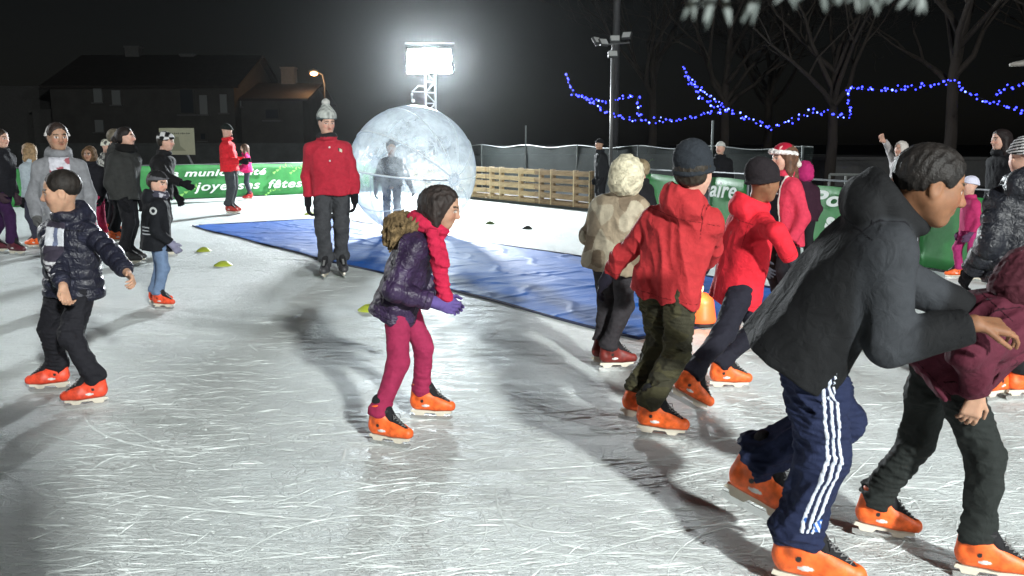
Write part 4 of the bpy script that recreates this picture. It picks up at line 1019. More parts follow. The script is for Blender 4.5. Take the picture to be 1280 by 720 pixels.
# ---- bare winter trees
BARK = mat('bark', (.035, .028, .022), .95, noise=.35, nscale=6, bump=.8, bscale=18, stretch=(1, 1, .3))
def bare_tree(px, Y, h, seed, label, spread=1.0, n0=8):
    rg = random.Random(seed); p = W(px, 150, Y); root = empty('tree', (p[0], Y, 0), label, 'tree', 'bare winter trees behind the rink')
    tr = MB(); cr = MB()
    th = h*.30; r0 = h*.015
    tr.tube([(0, 0, 0), (.05, 0, th*.5), (0, .05, th), (.1, 0, th*1.4)], [r0*1.25, r0, r0*.85, r0*.6], 9)
    def br(p, d, L_, r, lv):
        pts = [p]; rs = [r]; q = Vector(p); dd = Vector(d)
        n = 5
        for i in range(n):
            dd = (dd+Vector((rg.gauss(0, .2), rg.gauss(0, .2), .04))).normalized(); q = q+dd*L_/n; pts.append(q.copy()); rs.append(r*(1-.75*(i+1)/n))
        cr.tube(pts, [max(x, .005) for x in rs], 5 if lv < 2 else 3, caps=False)
        if lv >= 4: return
        for k in range(4 if lv < 3 else 3):
            i = rg.randint(2, n); s_ = pts[i]; a = Vector((rg.gauss(0, 1), rg.gauss(0, 1), rg.gauss(.15, .5))).normalized()
            nd = (dd*.9+a*.8*spread).normalized(); br(s_, nd, L_*rg.uniform(.55, .8), rs[min(i, n-1)]*.62, lv+1)
    for k in range(n0):
        a = 2*math.pi*k/n0+rg.uniform(-.4, .4); z = th*rg.uniform(.8, 1.35)
        br(Vector((.03, 0, z)), Vector((math.cos(a)*.75*spread, math.sin(a)*.75*spread, 1)).normalized(), h*.36*rg.uniform(.8, 1.15), r0*.6, 0)
    tr.build('trunk', BARK, root, smooth=True); cr.build('crown', BARK, root, smooth=True)
bare_tree(1040, 27, 10, 4, 'broad bare tree behind the Pou banner'); bare_tree(1188, 25, 11, 9, 'bare tree hung with blue lights near the right edge', 1.2)
bare_tree(905, 33, 11, 15, 'slender bare tree just right of the lamp pole'); bare_tree(815, 38, 12, 23, 'far bare tree behind the lamp pole', .8)
bare_tree(1310, 30, 12, 31, 'bare tree cut off by the right edge'); bare_tree(960, 40, 12, 37, 'distant bare tree above the festive hat', .9)

# ---- blue light strings
LED = mat('blue_led', (.2, .2, 1), .3, emis=(.025, .035, 1.0), estr=6); LEDW = mat('bluish_white_led', (.6, .7, 1), .3, emis=(.10, .15, 1.0), estr=6)
def led_mesh(mt, nm):
    m = MB(); r = .027; m.tube([(0, 0, -r), (0, 0, -r*.4), (0, 0, r*.5), (0, 0, r)], [r*.4, r, r*.9, r*.3], 8)
    me = bpy.data.meshes.new(nm); me.from_pydata(m.v, [], m.f); me.materials.append(mt); me.update(); return me
LM = [led_mesh(LED, 'bulb'), led_mesh(LEDW, 'bulb')]
def light_string(pts, Y0, Y1, label, gap=.075):
    n = len(pts); P = [W(x, y, Y0+(Y1-Y0)*i/(n-1)) for i, (x, y) in enumerate(pts)]
    root = empty('light_string', tuple(P[0]), label, 'light string', 'blue light strings hung in the bare trees'); O = Vector(P[0]); rg = random.Random(n)
    m = MB(); m.tube([Vector(p)-O for p in P], .008, 4); m.build('cable', RUBBER, root)
    seg = 0; k = 0
    for a, b in zip(P[:-1], P[1:]):
        L_ = np.linalg.norm(b-a); s = -seg
        while s+gap < L_:
            s += gap
            q = a+(b-a)*max(s, 0)/L_; o = link('bulb', LM[1 if rg.random() < .15 else 0], parent=root, loc=Vector(q)-O+Vector((rg.gauss(0, .035), rg.gauss(0, .03), rg.gauss(0, .045)))); o.rotation_euler = (rg.uniform(-1, 1), rg.uniform(-1, 1), 0); f = rg.uniform(.6, 1.15); o.scale = (f, f, f); k += 1
        seg = L_-s
light_string([(708, 90), (711, 104), (717, 118), (724, 121), (745, 132), (772, 145), (800, 150), (822, 152), (840, 151), (862, 147), (880, 142), (912, 138)], 26, 26, 'blue light string sagging across the lamp pole')
light_string([(718, 119), (732, 122), (752, 128), (766, 125), (785, 121), (797, 120), (797, 133), (801, 149)], 26, 26, 'short blue string with a square kink beside the lamp pole')
light_string([(853, 82), (859, 92), (872, 108), (890, 122), (912, 138), (935, 149), (952, 156), (968, 160), (985, 152), (1000, 146), (1015, 138), (1040, 141), (1063, 145)], 26, 25, 'blue light string dropping to a point above the festive hat')
light_string([(854, 86), (862, 104), (876, 122), (893, 133), (912, 138)], 26, 26, 'short second blue strand of the pointed loop')
light_string([(1063, 145), (1062, 128), (1060, 110), (1070, 110), (1100, 112), (1130, 111), (1160, 106), (1195, 101)], 25, 23, 'blue light string with an upright step in the middle of the trees')
light_string([(1195, 101), (1205, 112), (1222, 121), (1245, 130), (1262, 135), (1285, 140)], 23, 22, 'blue light string sloping down to the right edge')
light_string([(1242, 121), (1252, 113), (1266, 108), (1285, 103)], 22, 22, 'short blue strand climbing to the right edge')

# ---- frosted tips of a branch hanging in at the top, close to the camera
def hanging_leaves():
    DD = .42; K = .13
    p = W(990, -8, DD); root = empty('hanging_branch', tuple(p), 'frosted branch with drooping pale leaves at the top edge', 'branch'); O = Vector(p); rg = random.Random(5)
    m = MB(); A = [W(860, -14, DD), W(940, -10, DD), W(1040, -12, DD+.03), W(1180, -16, DD+.05), W(1300, -40, DD+.08)]; m.tube([Vector(a)-O for a in A], [.001, .002, .003, .003, .004], 7); m.build('twig', BARK, root, smooth=True)
    lf_ = MB()
    for i in range(34):
        px = 868+rg.random()**1.25*290; a = Vector(W(px, -11, DD+.01))-O; L_ = K*rg.uniform(.05, .13)*(1.1 if px < 980 else .65); w = K*rg.uniform(.006, .012)
        dx = K*(rg.uniform(-.05, .035)-.01); dy = K*rg.uniform(-.04, .04); prev = None; ts = [(0, .25), (.3, .9), (.6, 1), (.85, .55), (1, .05)]
        V = []
        for t, ww in ts:
            c = a+Vector((dx*t, dy*t, -L_*t)); V += [c+Vector((-w*ww, 0, 0)), c+Vector((0, -w*.25*ww, 0)), c+Vector((w*ww, 0, 0))]
        F = []
        for k in range(4):
            q = 3*k; F += [(q, q+1, q+4, q+3), (q+1, q+2, q+5, q+4)]
        lf_.add(V, F)
    o = lf_.build('leaves', mat('frosted_leaf', (.09, .11, .105), .6, noise=.2, nscale=20), root, smooth=True)
hanging_leaves()

# ---- yellow-green marker discs on the ice
def marker(px, py, r, label, col):
    g = G(px, py); s = Sdf(); root = empty('marker_disc', tuple(g), label, 'marker disc', 'flat marker discs lying on the ice')
    m = MB(); prof = [(r, .0), (r*.97, .012), (r*.75, .028), (r*.5, .045), (r*.32, .055), (r*.28, .05)]; n = 24; vs = []; fs = []
    for rr, z in prof: vs += [(rr*math.cos(2*math.pi*k/n), rr*math.sin(2*math.pi*k/n), z) for k in range(n)]
    for j in range(len(prof)-1): fs += [(j*n+k, j*n+(k+1) % n, (j+1)*n+(k+1) % n, (j+1)*n+k) for k in range(n)]
    m.add(vs, fs); m.build('disc', col, root, smooth=True)
YG = mat('yellow_green_plastic', (.42, .50, .05), .5); DKG = mat('dark_green_plastic', (.06, .09, .03), .5)
marker(255, 314, .10, 'yellow marker disc left of the tarpaulin corner, the farther of the pair', YG); marker(279, 332, .11, 'yellow marker disc left of the tarpaulin, the nearer of the pair', YG)
marker(388, 268, .13, 'dull green marker disc behind the tarpaulin near the red coat', YG); marker(612, 280, .10, 'dull green marker disc right of the giant ball', DKG); marker(659, 286, .09, 'dark marker disc in front of the pallets', mat('black_plastic', (.02, .022, .02), .5))
marker(461, 388, .10, 'yellow marker disc beside the girl in pink trousers', YG)

# ---- glowing orange lantern on the tarpaulin
def lantern():
    g = G(877, 408); root = empty('lantern', (g[0], g[1], .02), 'orange glowing lantern standing on the tarpaulin', 'lantern')
    gm = mat('lantern_glow', (.9, .14, .04), .4, emis=(1, .13, .03), estr=.8, noise=0); hm = mat('lantern_flame', (1, .8, .5), .4, emis=(1, .45, .2), estr=3)
    s = Sdf(); s.rc((0, 0, .05), (0, 0, .17), .115, .095, .02); s.plane((0, 0, .012), (0, 0, -1), .01); V, F = s.mesh(.01); link('globe', mesh_np('globe', V, F), gm, root, smooth=True)
    m = MB(); m.tube([(0, 0, 0), (0, 0, .022)], .125, 20); m.build('base', RUBBER, root)
    s = Sdf(); s.el((-.04, 0, .30), (.045, .045, .05)); V, F = s.mesh(.01); link('flame_bulb', mesh_np('flame_bulb', V, F), hm, root, smooth=True)
    m = MB(); m.tube([(-.03, 0, .24), (-.04, 0, .27)], .03, 10); m.tube([(-.04, 0, .27), (-.10, 0, .26), (-.12, 0, .15), (-.1, 0, .02)], .006, 5); m.build('cap', RUBBER, root)
    d = bpy.data.lights.new('lantern_light', 'POINT'); d.energy = 7; d.color = (1, .35, .15); d.shadow_soft_size = .08; o = bpy.data.objects.new('lantern_light', d); COL.objects.link(o); o.location = (g[0]-.04, g[1]-.16, .30)
lantern()

r_ = empty('shade_hut', (-1.37, -1.3, 0), 'unseen wooden hut added behind the viewer to shade the lower left ice', 'hut')  # unseen hut, placed so its shadow darkens the lower left ice
m = MB(); m.box((0, 0, 1.15), (3.5, 1.7, 2.3)); m.build('wall', WOODS[1], r_)
m = MB(); m.prism([(-1.0, 2.3), (1.0, 2.3), (0, 2.75)], 0, -1.85, 1.85); m.build('roof', RT, r_)
for nm, T, lb in (('light_tower', FILL_C, 'lattice tower added for the unseen fill lamp far right behind the viewer'), ('light_tower', TOWER_D, 'lattice light tower off to the left of the ice')):
    r_ = truss_tower(T[0]-.3, T[1]-.5*(1 if T[1] < 0 else -1), T[2]+.4, nm, lb)
def haze():  # thin volume added to give the floodlights a halo
    m = bpy.data.materials.new('haze'); m.use_nodes = True; t = m.node_tree
    for n in list(t.nodes): t.nodes.remove(n)
    v = t.nodes.new('ShaderNodeVolumePrincipled'); v.inputs['Color'].default_value = (.9, .95, .97, 1); v.inputs['Density'].default_value = HAZE; v.inputs['Anisotropy'].default_value = .93
    o = t.nodes.new('ShaderNodeOutputMaterial'); t.links.new(v.outputs[0], o.inputs['Volume'])
    m_ = MB(); m_.box((0, 20, 9), (160, 120, 20.2)); ob = m_.build('haze', m); tag(ob, kind='stuff')
HAZE = .00018
haze()
# ================================================================== PEOPLE
OR = (.80, .13, .025); DRED = (.42, .03, .02)
ASIA, FAIR, BROWN, OLIVE = (.46, .27, .18), (.55, .33, .25), (.20, .095, .05), (.36, .21, .14)
DK = (.014, .014, .018); BLK = (.008, .008, .010)
def decal(name, J, base, region, c, rad, t, colf, mt, parent, vox=None):
    s = Sdf()
    def f(P):
        d = base.ev(P); return np.maximum(np.maximum(d-t, -d-.012), region(P))
    s.p.append((f, np.asarray(c, float), rad, .004, False)); V, F = s.mesh(vox or J['vox']*.8)
    if len(V) < 4: print('EMPTY decal', name); return None
    me = mesh_np(name, V, F, colf(V, J) if callable(colf) else np.tile(hex2(colf), (len(V), 1)))
    return link(name, me, mt, parent, smooth=True)
def torso_q(J, P):
    """lateral (left +), height above hip, forward"""
    q = P-J['hip']; return q@J['slf'], q@J['up'], -(q@J['bk'])
def smm(*a):
    r = a[0]
    for b in a[1:]: r = np.maximum(r, b)
    return r
def cam_noise(cols, lam, s=0):
    cols = [hex2(c) for c in cols]
    def f(V, J):
        n = sn(V, lam, 6, s); m = sn(V, lam*.6, 6, s+4); c = np.tile(cols[0], (len(V), 1)); c[n > .12] = cols[1]
        if len(cols) > 2: c[m > .25] = cols[2]
        return c
    return f
def lower(c1, c2, h):
    """jacket colour c1 above h (in statures above the hip), c2 below"""
    def f(V, J):
        a, b, c = torso_q(J, V); o = np.tile(hex2(c1), (len(V), 1)); o[b < h*J['H']] = hex2(c2); return o
    return f
def zipfront(c1, cz=(.02, .02, .02), yoke=None):
    def f(V, J):
        a, b, c = torso_q(J, V); o = np.tile(hex2(c1), (len(V), 1)); o[(np.abs(a) < .006) & (c > .03)] = hex2(cz)
        if yoke is not None: o[b > .20*J['H']] = hex2(yoke)
        return o
    return f

def collared(c1):
    def f(V, J):
        o = np.tile(hex2(c1), (len(V), 1)); q = V-J['neck']; o[(q@J['up'] > .02*J['H']) & (np.linalg.norm(q-J['up']*(q@J['up'])[:, None], axis=1) < .075*J['H'])] = (.012, .012, .014); return o
    return f
# ---- the instructor in red, in front of the tarpaulin
def inst_extra(J):
    s = J['jsdf']; H = J['H']; c = J['hip']+J['up']*.225*H-J['bk']*.10*H+J['slf']*.055*H
    decal('chest_badge', J, s, lambda P: smm(np.abs(torso_q(J, P)[0]-.062*H)-.022, np.abs(torso_q(J, P)[1]-.225*H+(torso_q(J, P)[0]-.062*H)*.5)-.017, -torso_q(J, P)[2]), c, .10, .004,
          lambda V, J: np.where((torso_q(J, V)[0] > .058*H)[:, None], hex2((.6, .58, .45)), hex2((.05, .05, .05))), CLOTH, J['jpart'], .005)
    for q in (.245, .165): # poppers
        decal('popper', J, s, lambda P: np.maximum(np.sqrt(torso_q(J, P)[0]**2+(torso_q(J, P)[1]-q*H)**2)-.011, -torso_q(J, P)[2]), J['hip']+J['up']*q*H-J['bk']*.1*H, .06, .005, (.6, .55, .55), CLOTH, J['jpart'], .004)
stand('person in red winter coat, grey bobble hat and black gloves standing before the blue tarpaulin', 418, 347, 1.80, -88, dict(
    skin=FAIR, hat=dict(kind='pom', col=lambda V, J: np.where((((V-J['head'])@J['HM'][:, 2])/J['hh'] < .24)[:, None], hex2((.10, .13, .13)), np.clip(1+.5*sn(V, .035, 5, 2), .5, 1.3)[:, None]*hex2((.34, .36, .34))), pomcol=(.42, .42, .40), tall=1.0),
    hair=dict(style='short', col=(.015, .012, .01)), jacket=dict(col=collared((.38, .018, .036)), hem=.045, collar=1, folds=.011, lam=.3, w=1.06), legs=dict(col=(.045, .047, .052), w=1.05, folds=.012),
    gloves=BLK, skates=(.05, .05, .055), extra=inst_extra), hyaw=-58, hpitch=14, rh=(.06, .10, -.95), lh=(.20, .16, -.90), stance=.105, step=.05, side=-2.5, tw=7, lean=2, hh=.235, fyaw=-80)

# ---- boy in the dark quilted jacket, front left
def boy_extra(J):
    s = J['jsdf']; H = J['H']
    def colf(V, J):
        a, b, c = torso_q(J, V); o = np.tile(hex2((.035, .03, .045)), (len(V), 1)); bb = b/H
        o[(bb > .175) & (bb < .245)] = (.52, .54, .58); o[(bb > .175) & (bb < .245) & (np.abs(a-.01) < .013)] = (.12, .14, .22)
        for z in (.075, .095, .115): o[np.abs(bb-z) < .006] = (.5, .5, .52)
        o[(bb < .055)] = (.40, .55, .62); o[(bb < .055) & (np.sin(a*160)+np.sin(bb*700) > 1)] = (.2, .35, .5)
        return o
    decal('shirt', J, s, lambda P: smm(np.abs(torso_q(J, P)[0]+.0)-.035*H-.012*H*np.clip(torso_q(J, P)[1]/(.25*H), 0, 1), -torso_q(J, P)[2], torso_q(J, P)[1]-.27*H, -torso_q(J, P)[1]-.005*H), J['hip']+J['up']*.13*H-J['bk']*.10*H, .30, -.002+.004, colf, CLOTH, J['jpart'], .005)
person('boy in open dark quilted jacket over a printed shirt gliding at front left', 1.35, 258, W(92, 352, 5.02), W(86, 274, 4.98), W(77, 239, 4.93), 200, 8,
    (G(66, 489), 196, 0), (G(112, 509), 202, 0), W(80, 362, 4.72), W(160, 342, 4.72),
    dict(skin=ASIA, hair=dict(style='crop', col=(.014, .011, .009), t=.97, f=.003), jacket=dict(col=lambda V, J: np.clip(.9+1.2*np.maximum(sn(V, .07, 5, 3)-.45, 0), .8, 3)[:, None]*hex2((.016, .017, .030)), mat=NYLON, band=(.062, .012, .1), hem=.06, hood=.8, folds=.007), legs=dict(col=(.014, .014, .018), folds=.014, lam=.13),
         skates=(.72, .07, .03), extra=boy_extra, rhanddir=(.2, -.2, -1), curl=45), relbow=(-.5, .6, -.5), lelbow=(.6, .5, -.4), hroll=-4, hh=.225)

# ---- girl in purple, pink trousers, leaning forward
def girl_extra(J):
    H = J['H']; s = Sdf(); n = J['neck']; b = J['bk']
    s.torus(n+b*.05*H+J['up']*.01*H, .062*H, .027*H, np.stack([b, J['slf'], nrm(J['up']+b*.25)], 1), .02); s.el(n+b*.085*H-J['up']*.04*H, np.array([.05, .085, .065])*H, np.stack([b, J['slf'], J['up']], 1), .03)
    s.disp = lambda P: .016*sn(P, .028, 6, 2)+.010*sn(P, .055, 6, 5); s.dmax = .03
    J['part']('fur_hood', s, lambda V, J: np.clip(.9+.5*sn(V, .03, 6, 3), .5, 1.5)[:, None]*hex2((.16, .11, .055)), FURM)
    m = MB(); O = J['O']
person('girl in purple padded coat, red scarf and pink trousers skating in the middle', 1.36, 0, W(499, 372, 4.45), W(529, 288, 4.42), W(553, 259, 4.40), -6, 16,
    (G(484, 557), -24, 0), (G(536, 524), -8, 0), W(543, 378, 4.24), W(555, 372, 4.62),
    dict(skin=OLIVE, hair=dict(style='bob', f=.006, col=(.02, .014, .012), t=1.0), jacket=dict(col=lambda V, J: np.clip(1+.5*sn(V, .1, 5, 3), .6, 1.6)[:, None]*hex2((.030, .017, .048)), mat=NYLON, band=(.075, .010, .3), hem=.075, folds=.008, flare=1.08), legs=dict(col=(.27, .022, .068), w=.86, folds=.006),
         gloves=(.10, .07, .22), scarf=dict(col=(.40, .016, .05), ends=[(W(540, 292, 4.30), W(556, 372, 4.26)), (W(545, 290, 4.42), W(552, 330, 4.28))]), skates=OR, extra=girl_extra), relbow=(-.6, -.3, -.5), lelbow=(-.4, .5, -.5), syaw=-4)

# ---- cream camouflage coat
person('child in mottled cream and brown hooded coat gliding away beside the tarpaulin', 1.40, 55, W(766, 318, 5.65), W(778, 246, 5.62), W(785, 219, 5.58), 50, 8,
    (G(768, 463), 10, 0), (G(752, 457), 40, 12), W(795, 305, 5.98), W(752, 305, 6.0),
    dict(skin=OLIVE, hat=dict(kind='hood', col=(.56, .52, .38), mat=FURM, t=1.12), jacket=dict(seams=0, col=cam_noise([(.27, .22, .155), (.17, .13, .09), (.36, .32, .24)], .26, 3), hem=.07, w=1.2, folds=.014), legs=dict(col=(.035, .032, .036), w=.95), gloves=(.03, .03, .03), skates=(.16, .02, .015)))
# ---- child behind in dark jacket, pale trousers
stand('child in dark jacket and pale trousers half hidden behind the cream coat', 806, 357, 1.27, 150, dict(skin=FAIR, hair=dict(style='short', col=(.22, .17, .10)), jacket=dict(col=(.012, .012, .014)), legs=dict(col=(.50, .50, .47)), skates=(.6, .6, .58)), step=.12, lean=8)

# ---- maroon-red jacket seen from the back
person('boy in brick red jacket, black beanie and olive trousers seen from behind', 1.48, 60, W(833, 357, 4.42), W(858, 256, 4.37), W(868, 214, 4.30), 55, 6,
    (G(822, 547), -22, 0), (G(796, 532)+np.array([0, 0, .02]), 12, 14), W(880, 335, 4.70), W(757, 350, 4.70),
    dict(skin=FAIR, hat=dict(kind='beanie', col=(.022, .026, .032), tall=1.22, slouch=1, up=-.12), hair=dict(style='short', col=(.02, .015, .01)), jacket=dict(col=(.36, .026, .030), seamcol=(.12, .008, .010), hem=.045, flare=1.10, hood=.8, w=.97, folds=.018, lam=.24), legs=dict(col=cam_noise([(.050, .046, .024), (.034, .032, .02)], .12, 5), w=1.0, folds=.016, lam=.12), gloves=(.02, .018, .03), skates=OR),
    relbow=(1.2, -.2, -.5), lelbow=(-1, -.2, .2), syaw=62, hh=.225)
# ---- bright red jacket
person('boy in bright red jacket and black beanie striding right beside the orange lantern', 1.40, 18, W(924, 348, 5.2), W(940, 263, 5.15), W(955, 227, 5.1), 22, 8,
    (G(853, 512)+np.array([0, 0, .04]), -6, 28), (G(908, 488), -4, 0), W(990, 326, 4.85), W(950, 330, 5.55),
    dict(skin=BROWN, hat=dict(kind='beanie', col=(.016, .013, .015), tall=1.12, up=-.12, slouch=1), jacket=dict(col=(.60, .020, .035), seamcol=(.25, .008, .012), hem=.105, w=1.08, folds=.012, lam=.28, hood=.7), legs=dict(col=(.014, .014, .022), w=1.0), gloves=(.04, .04, .05), skates=OR),
    relbow=(-.2, -.8, .3), hh=.21)

# ---- woman in the festive hat
def festive(J):
    hh = J['hh']; M = J['HM']; h = J['head']
    def hp(x, y, z): return h+M@(np.array([x, y, z])*hh)
    s = Sdf(); s.torus(hp(-.05, 0, .16), .43*hh, .10*hh, np.stack([M@nrm(np.array([1, 0, .28])), M[:, 1], M@nrm(np.array([-.28, 0, 1]))], 1), .01, sx=1.15); s.disp = lambda P: .006*sn(P, .03, 5, 2); s.dmax = .008
    V, F = s.mesh(.009); link('fur_band', mesh_np('fur_band', V, F, np.tile(hex2((.75, .72, .7)), (len(V), 1))), FURM, J['hatpart'], smooth=True)
    s = Sdf(); s.rc(hp(-.42, .1, .28), hp(-.55, .15, -.25), .12*hh, .08*hh, .02); s.el(hp(-.55, .15, -.4), np.array([.14]*3)*hh); V, F = s.mesh(.01); link('tassel', mesh_np('tassel', V, F, np.tile(hex2((.6, .56, .5)), (len(V), 1))), FURM, J['hatpart'], smooth=True)
    H = J['H']; js = J['jsdf']
    def colf(V, J):
        a, b, c = torso_q(J, V); o = np.tile(hex2((.010, .010, .014)), (len(V), 1)); o[(a < -.01) & (b > .06*H)] = (.03, .05, .32); o[(np.abs(b-.2*H) < .006)] = (.5, .5, .5); return o
    decal('pullover', J, js, lambda P: smm(np.abs(torso_q(J, P)[0])-.055*H, -torso_q(J, P)[2]-.02, torso_q(J, P)[1]-.3*H), J['hip']+J['up']*.14*H-J['bk']*.08*H, .34, .004, colf, CLOTH, J['jpart'], .009)
    decal('trim', J, js, lambda P: smm(np.abs(np.abs(torso_q(J, P)[0])-.06*H)-.008, -torso_q(J, P)[2]-.02, torso_q(J, P)[1]-.3*H), J['hip']+J['up']*.14*H-J['bk']*.08*H, .34, .006, (.5, .45, .42), CLOTH, J['jpart'], .009)
stand('woman in pinkish red coat and red festive hat with white fur band facing left', 983, 403, 1.45, 196, dict(skin=FAIR, hat=dict(kind='santa', col=lambda V, J: np.where((sn(V, .06, 5, 2) > .75)[:, None], hex2((.8, .4, .4)), hex2((.33, .010, .03))), tall=1.0), hair=dict(style='long', col=(.10, .05, .03)),
    jacket=dict(col=(.50, .035, .07), hem=.10, w=1.02, folds=.010), legs=dict(col=(.012, .012, .016)), gloves=(.03, .02, .03), skates=(.08, .08, .09), extra=festive), hpitch=10, hyaw=190, lh=(.1, .1, -.92), rh=(.25, .1, -.85), lean=3, crouch=.96, gp=(2.25, 7.25))

def sleeve_sheen(c1, c2):  # upper sleeves coloured lighter, standing in for the sheen on the cloth
    def f(V, J):
        def sd(a, b):
            ba = b-a; t = np.clip((V-a)@ba/(ba@ba), 0, 1); return np.linalg.norm(V-a-t[:, None]*ba, axis=1)
        w = None
        for n in 'rl':
            d = sd(J[n+'sh'], J[n+'el']); k = 1/(1+np.exp((d-.098)/.006)); w = k if w is None else np.maximum(w, k)
        return hex2(c1)*(1-w[:, None])+hex2(c2)*w[:, None]
    return f
# ---- tall boy leaning forward, front right
def stripes(s, J, lg):
    H = J['H']; n = 'r'; hj, kn, an = J['rhj'], J['rknee'], J['rtop']; out = nrm(-J['lf']+J['fw']*.10)
    def region(off, w):
        def f(P):
            d = None
            for a, b, ra in ((hj, kn, 1), (kn, an, 1)):
                ax = b-a; L = np.linalg.norm(ax); u = ax/L; q = P-a; t = q@u
                o2 = nrm(out-u*(out@u)); tng = np.cross(u, o2); lat = q@tng; dep = q@o2
                v = smm(np.abs(lat-off)-w, -dep, -t-(.022 if a is kn else -.02), t-L-(.022 if a is hj else -.005)); d = v if d is None else np.minimum(d, v)
            return d
        return f
    for off in (-.021, 0, .021):
        decal('stripe', J, s, region(off, .0062), kn, .50, .003, (.50, .54, .62), CLOTH, lg, .0042)
    # small sports mark above the hem: three slanted blue-white bars
    u = nrm(an-kn); o2 = nrm(out-u*(out@u)); tng = np.cross(u, o2); c = an-u*.035
    def mark(P):
        q = P-c; lat = q@tng; t = q@u; v = smm(np.abs(t)-.022, np.abs(lat+.012)-.036, -(q@o2)); return v
    def mcol(V, J):
        q = V-c; lat = q@tng; t = q@u; o = np.tile(hex2((.03, .10, .34)), (len(V), 1)); o[(np.abs(((lat*.9+t*.8)+.5) % .022-.011) < .0045) & (t > -.016)] = (.6, .65, .72); return o
    decal('leg_mark', J, s, mark, c, .07, .0035, mcol, CLOTH, lg, .0035)
person('tall boy in dark grey padded jacket and striped tracksuit leaning forward at front right', 1.64, 0, W(1003, 422, 2.86), W(1112, 276, 2.76), W(1163, 232, 2.70), -8, 14,
    (G(1010, 741), -24, 0), (W(938, 640, 3.06), -30, 18), W(1218, 404, 2.56), W(1235, 402, 2.95),
    dict(skin=BROWN, hair=dict(style='crop', col=(.010, .008, .007), t=1.03, f=.004), jacket=dict(col=sleeve_sheen((.0080, .0085, .0095), (.030, .033, .038)), hem=.055, hood=.8, w=1.08, folds=.008, lam=.42, flare=1.12, vox=.0055), legs=dict(col=(.012, .017, .045), w=1.12, folds=.016, lam=.15, stripes=[stripes], vox=.005),
         skates=OR, rhanddir=(1, .05, -.15), lhanddir=(1, 0, -.1), rpalm=(0, .4, -1), lpalm=(0, -.4, -1), curl=32), relbow=(-.35, 0, -1), lelbow=(-.3, 0, -1), hh=.228, vox=.0045, syaw=-4, rknee=(1, -.25, 0), lknee=(1, -.2, .2))
# ---- child in maroon being followed
def green_mitt(J):
    pass
person('child in maroon jacket and dark trousers bending forward at the lower right corner', 1.32, 0, W(1178, 458, 2.98), W(1262, 388, 2.92), W(1292, 352, 2.90), 0, 30,
    (G(1230, 727), -22, 0), (G(1098, 673), -14, 6), W(1222, 492, 2.78), W(1274, 432, 2.86),
    dict(skin=OLIVE, hat=dict(kind='hood', col=(.060, .014, .022), t=1.0, mat=CLOTH), jacket=dict(col=(.075, .014, .026), seamcol=(.02, .004, .008), hem=.05, w=1.2, folds=.016, lam=.2, hood=.0), legs=dict(col=(.016, .019, .018), w=1.0, folds=.016), skates=OR, rhanddir=(-.25, 0, -1), curl=35), relbow=(-.6, -.3, -.3), lelbow=(-.4, .4, -.6), vox=.005)
# ---- black quilted jacket at the right edge
stand('child in shiny black quilted jacket and striped beanie seen from behind at the right edge', 1262, 499, 1.50, 95, dict(skin=FAIR, hat=dict(kind='beanie', col=lambda V, J: np.where((np.sin(((V-J['head'])@J['HM'][:, 2])/J['hh']*70) > .1)[:, None], hex2((.5, .5, .5)), hex2((.015, .015, .015))), tall=1.05),
    jacket=dict(col=(.012, .013, .018), mat=NYLON, band=(.085, .016, .2), hem=.08, w=1.2, hood=1.2, folds=.008), legs=dict(col=(.012, .012, .014)), gloves=BLK, skates=OR), lh=(.15, .2, -.85), rh=(.15, .2, -.85), hyaw=85, hpitch=10, crouch=.95, fyaw=20, lean=6)

# ---- pink child, magenta hood, pale hood and the onlookers beyond the barrier
stand('small child in pink snowsuit and white hat near the right hand barrier', 1207, 350, 1.06, 178, dict(skin=FAIR, hat=dict(kind='beanie', col=(.62, .62, .75)), jacket=dict(col=(.42, .03, .12)), legs=dict(col=(.36, .03, .14)), gloves=(.1, .05, .1), skates=OR), step=.08)
stand('child in magenta hooded jacket behind the woman in the festive hat', 1001, 345, 1.22, 100, dict(skin=FAIR, hat=dict(kind='hood', col=(.40, .02, .12), mat=CLOTH), jacket=dict(col=(.03, .01, .02)), legs=dict(col=(.012, .012, .014)), gloves=BLK, skates=DRED))
stand('onlooker in pale hooded jacket raising one hand beyond the barrier', 0, 0, 1.46, 200, dict(skin=FAIR, hat=dict(kind='hood', col=(.60, .56, .52), mat=CLOTH), jacket=dict(col=(.40, .38, .38)), legs=dict(col=(.03, .03, .04)), skates=None, curl=10), gp=(5.85, 13.3), rh=(.35, .15, .78), lh=(.5, .1, -.5))
stand('onlooker in black with dark hair beyond the right barrier', 0, 0, 1.60, 185, dict(skin=FAIR, hair=dict(style='long', col=(.015, .01, .01)), jacket=dict(col=BLK), legs=dict(col=BLK), skates=None), gp=(5.75, 10.4))
stand('onlooker in black with white cap behind the aire banner', 0, 0, 1.46, 240, dict(skin=FAIR, hat=dict(kind='beanie', col=(.55, .55, .52)), jacket=dict(col=BLK), legs=dict(col=BLK), skates=None), gp=(3.62, 15.4))
stand('person in black standing at the right end of the wooden pallets', 0, 0, 1.52, 200, dict(skin=OLIVE, hat=dict(kind='beanie', col=BLK), jacket=dict(col=(.010, .010, .012)), legs=dict(col=BLK), gloves=BLK, skates=None), gp=(1.86, 18.4))

# ---- inside the ball
stand('person in dark tight suit standing inside the giant transparent ball', 0, 0, 1.50, -75, dict(skin=OLIVE, hair=dict(style='bun', col=(.012, .010, .009)), jacket=dict(col=lower((.030, .032, .040), (.030, .032, .040), 0), hem=.02, w=.92, folds=.006, collar=0), legs=dict(col=(.028, .030, .038), w=.85), skates=None, gloves=(.02, .02, .02)),
      gp=(BC[0]-.34, 14.32), rh=(.1, .25, -.9), lh=(.1, .35, -.85), hpitch=15, crouch=.955)

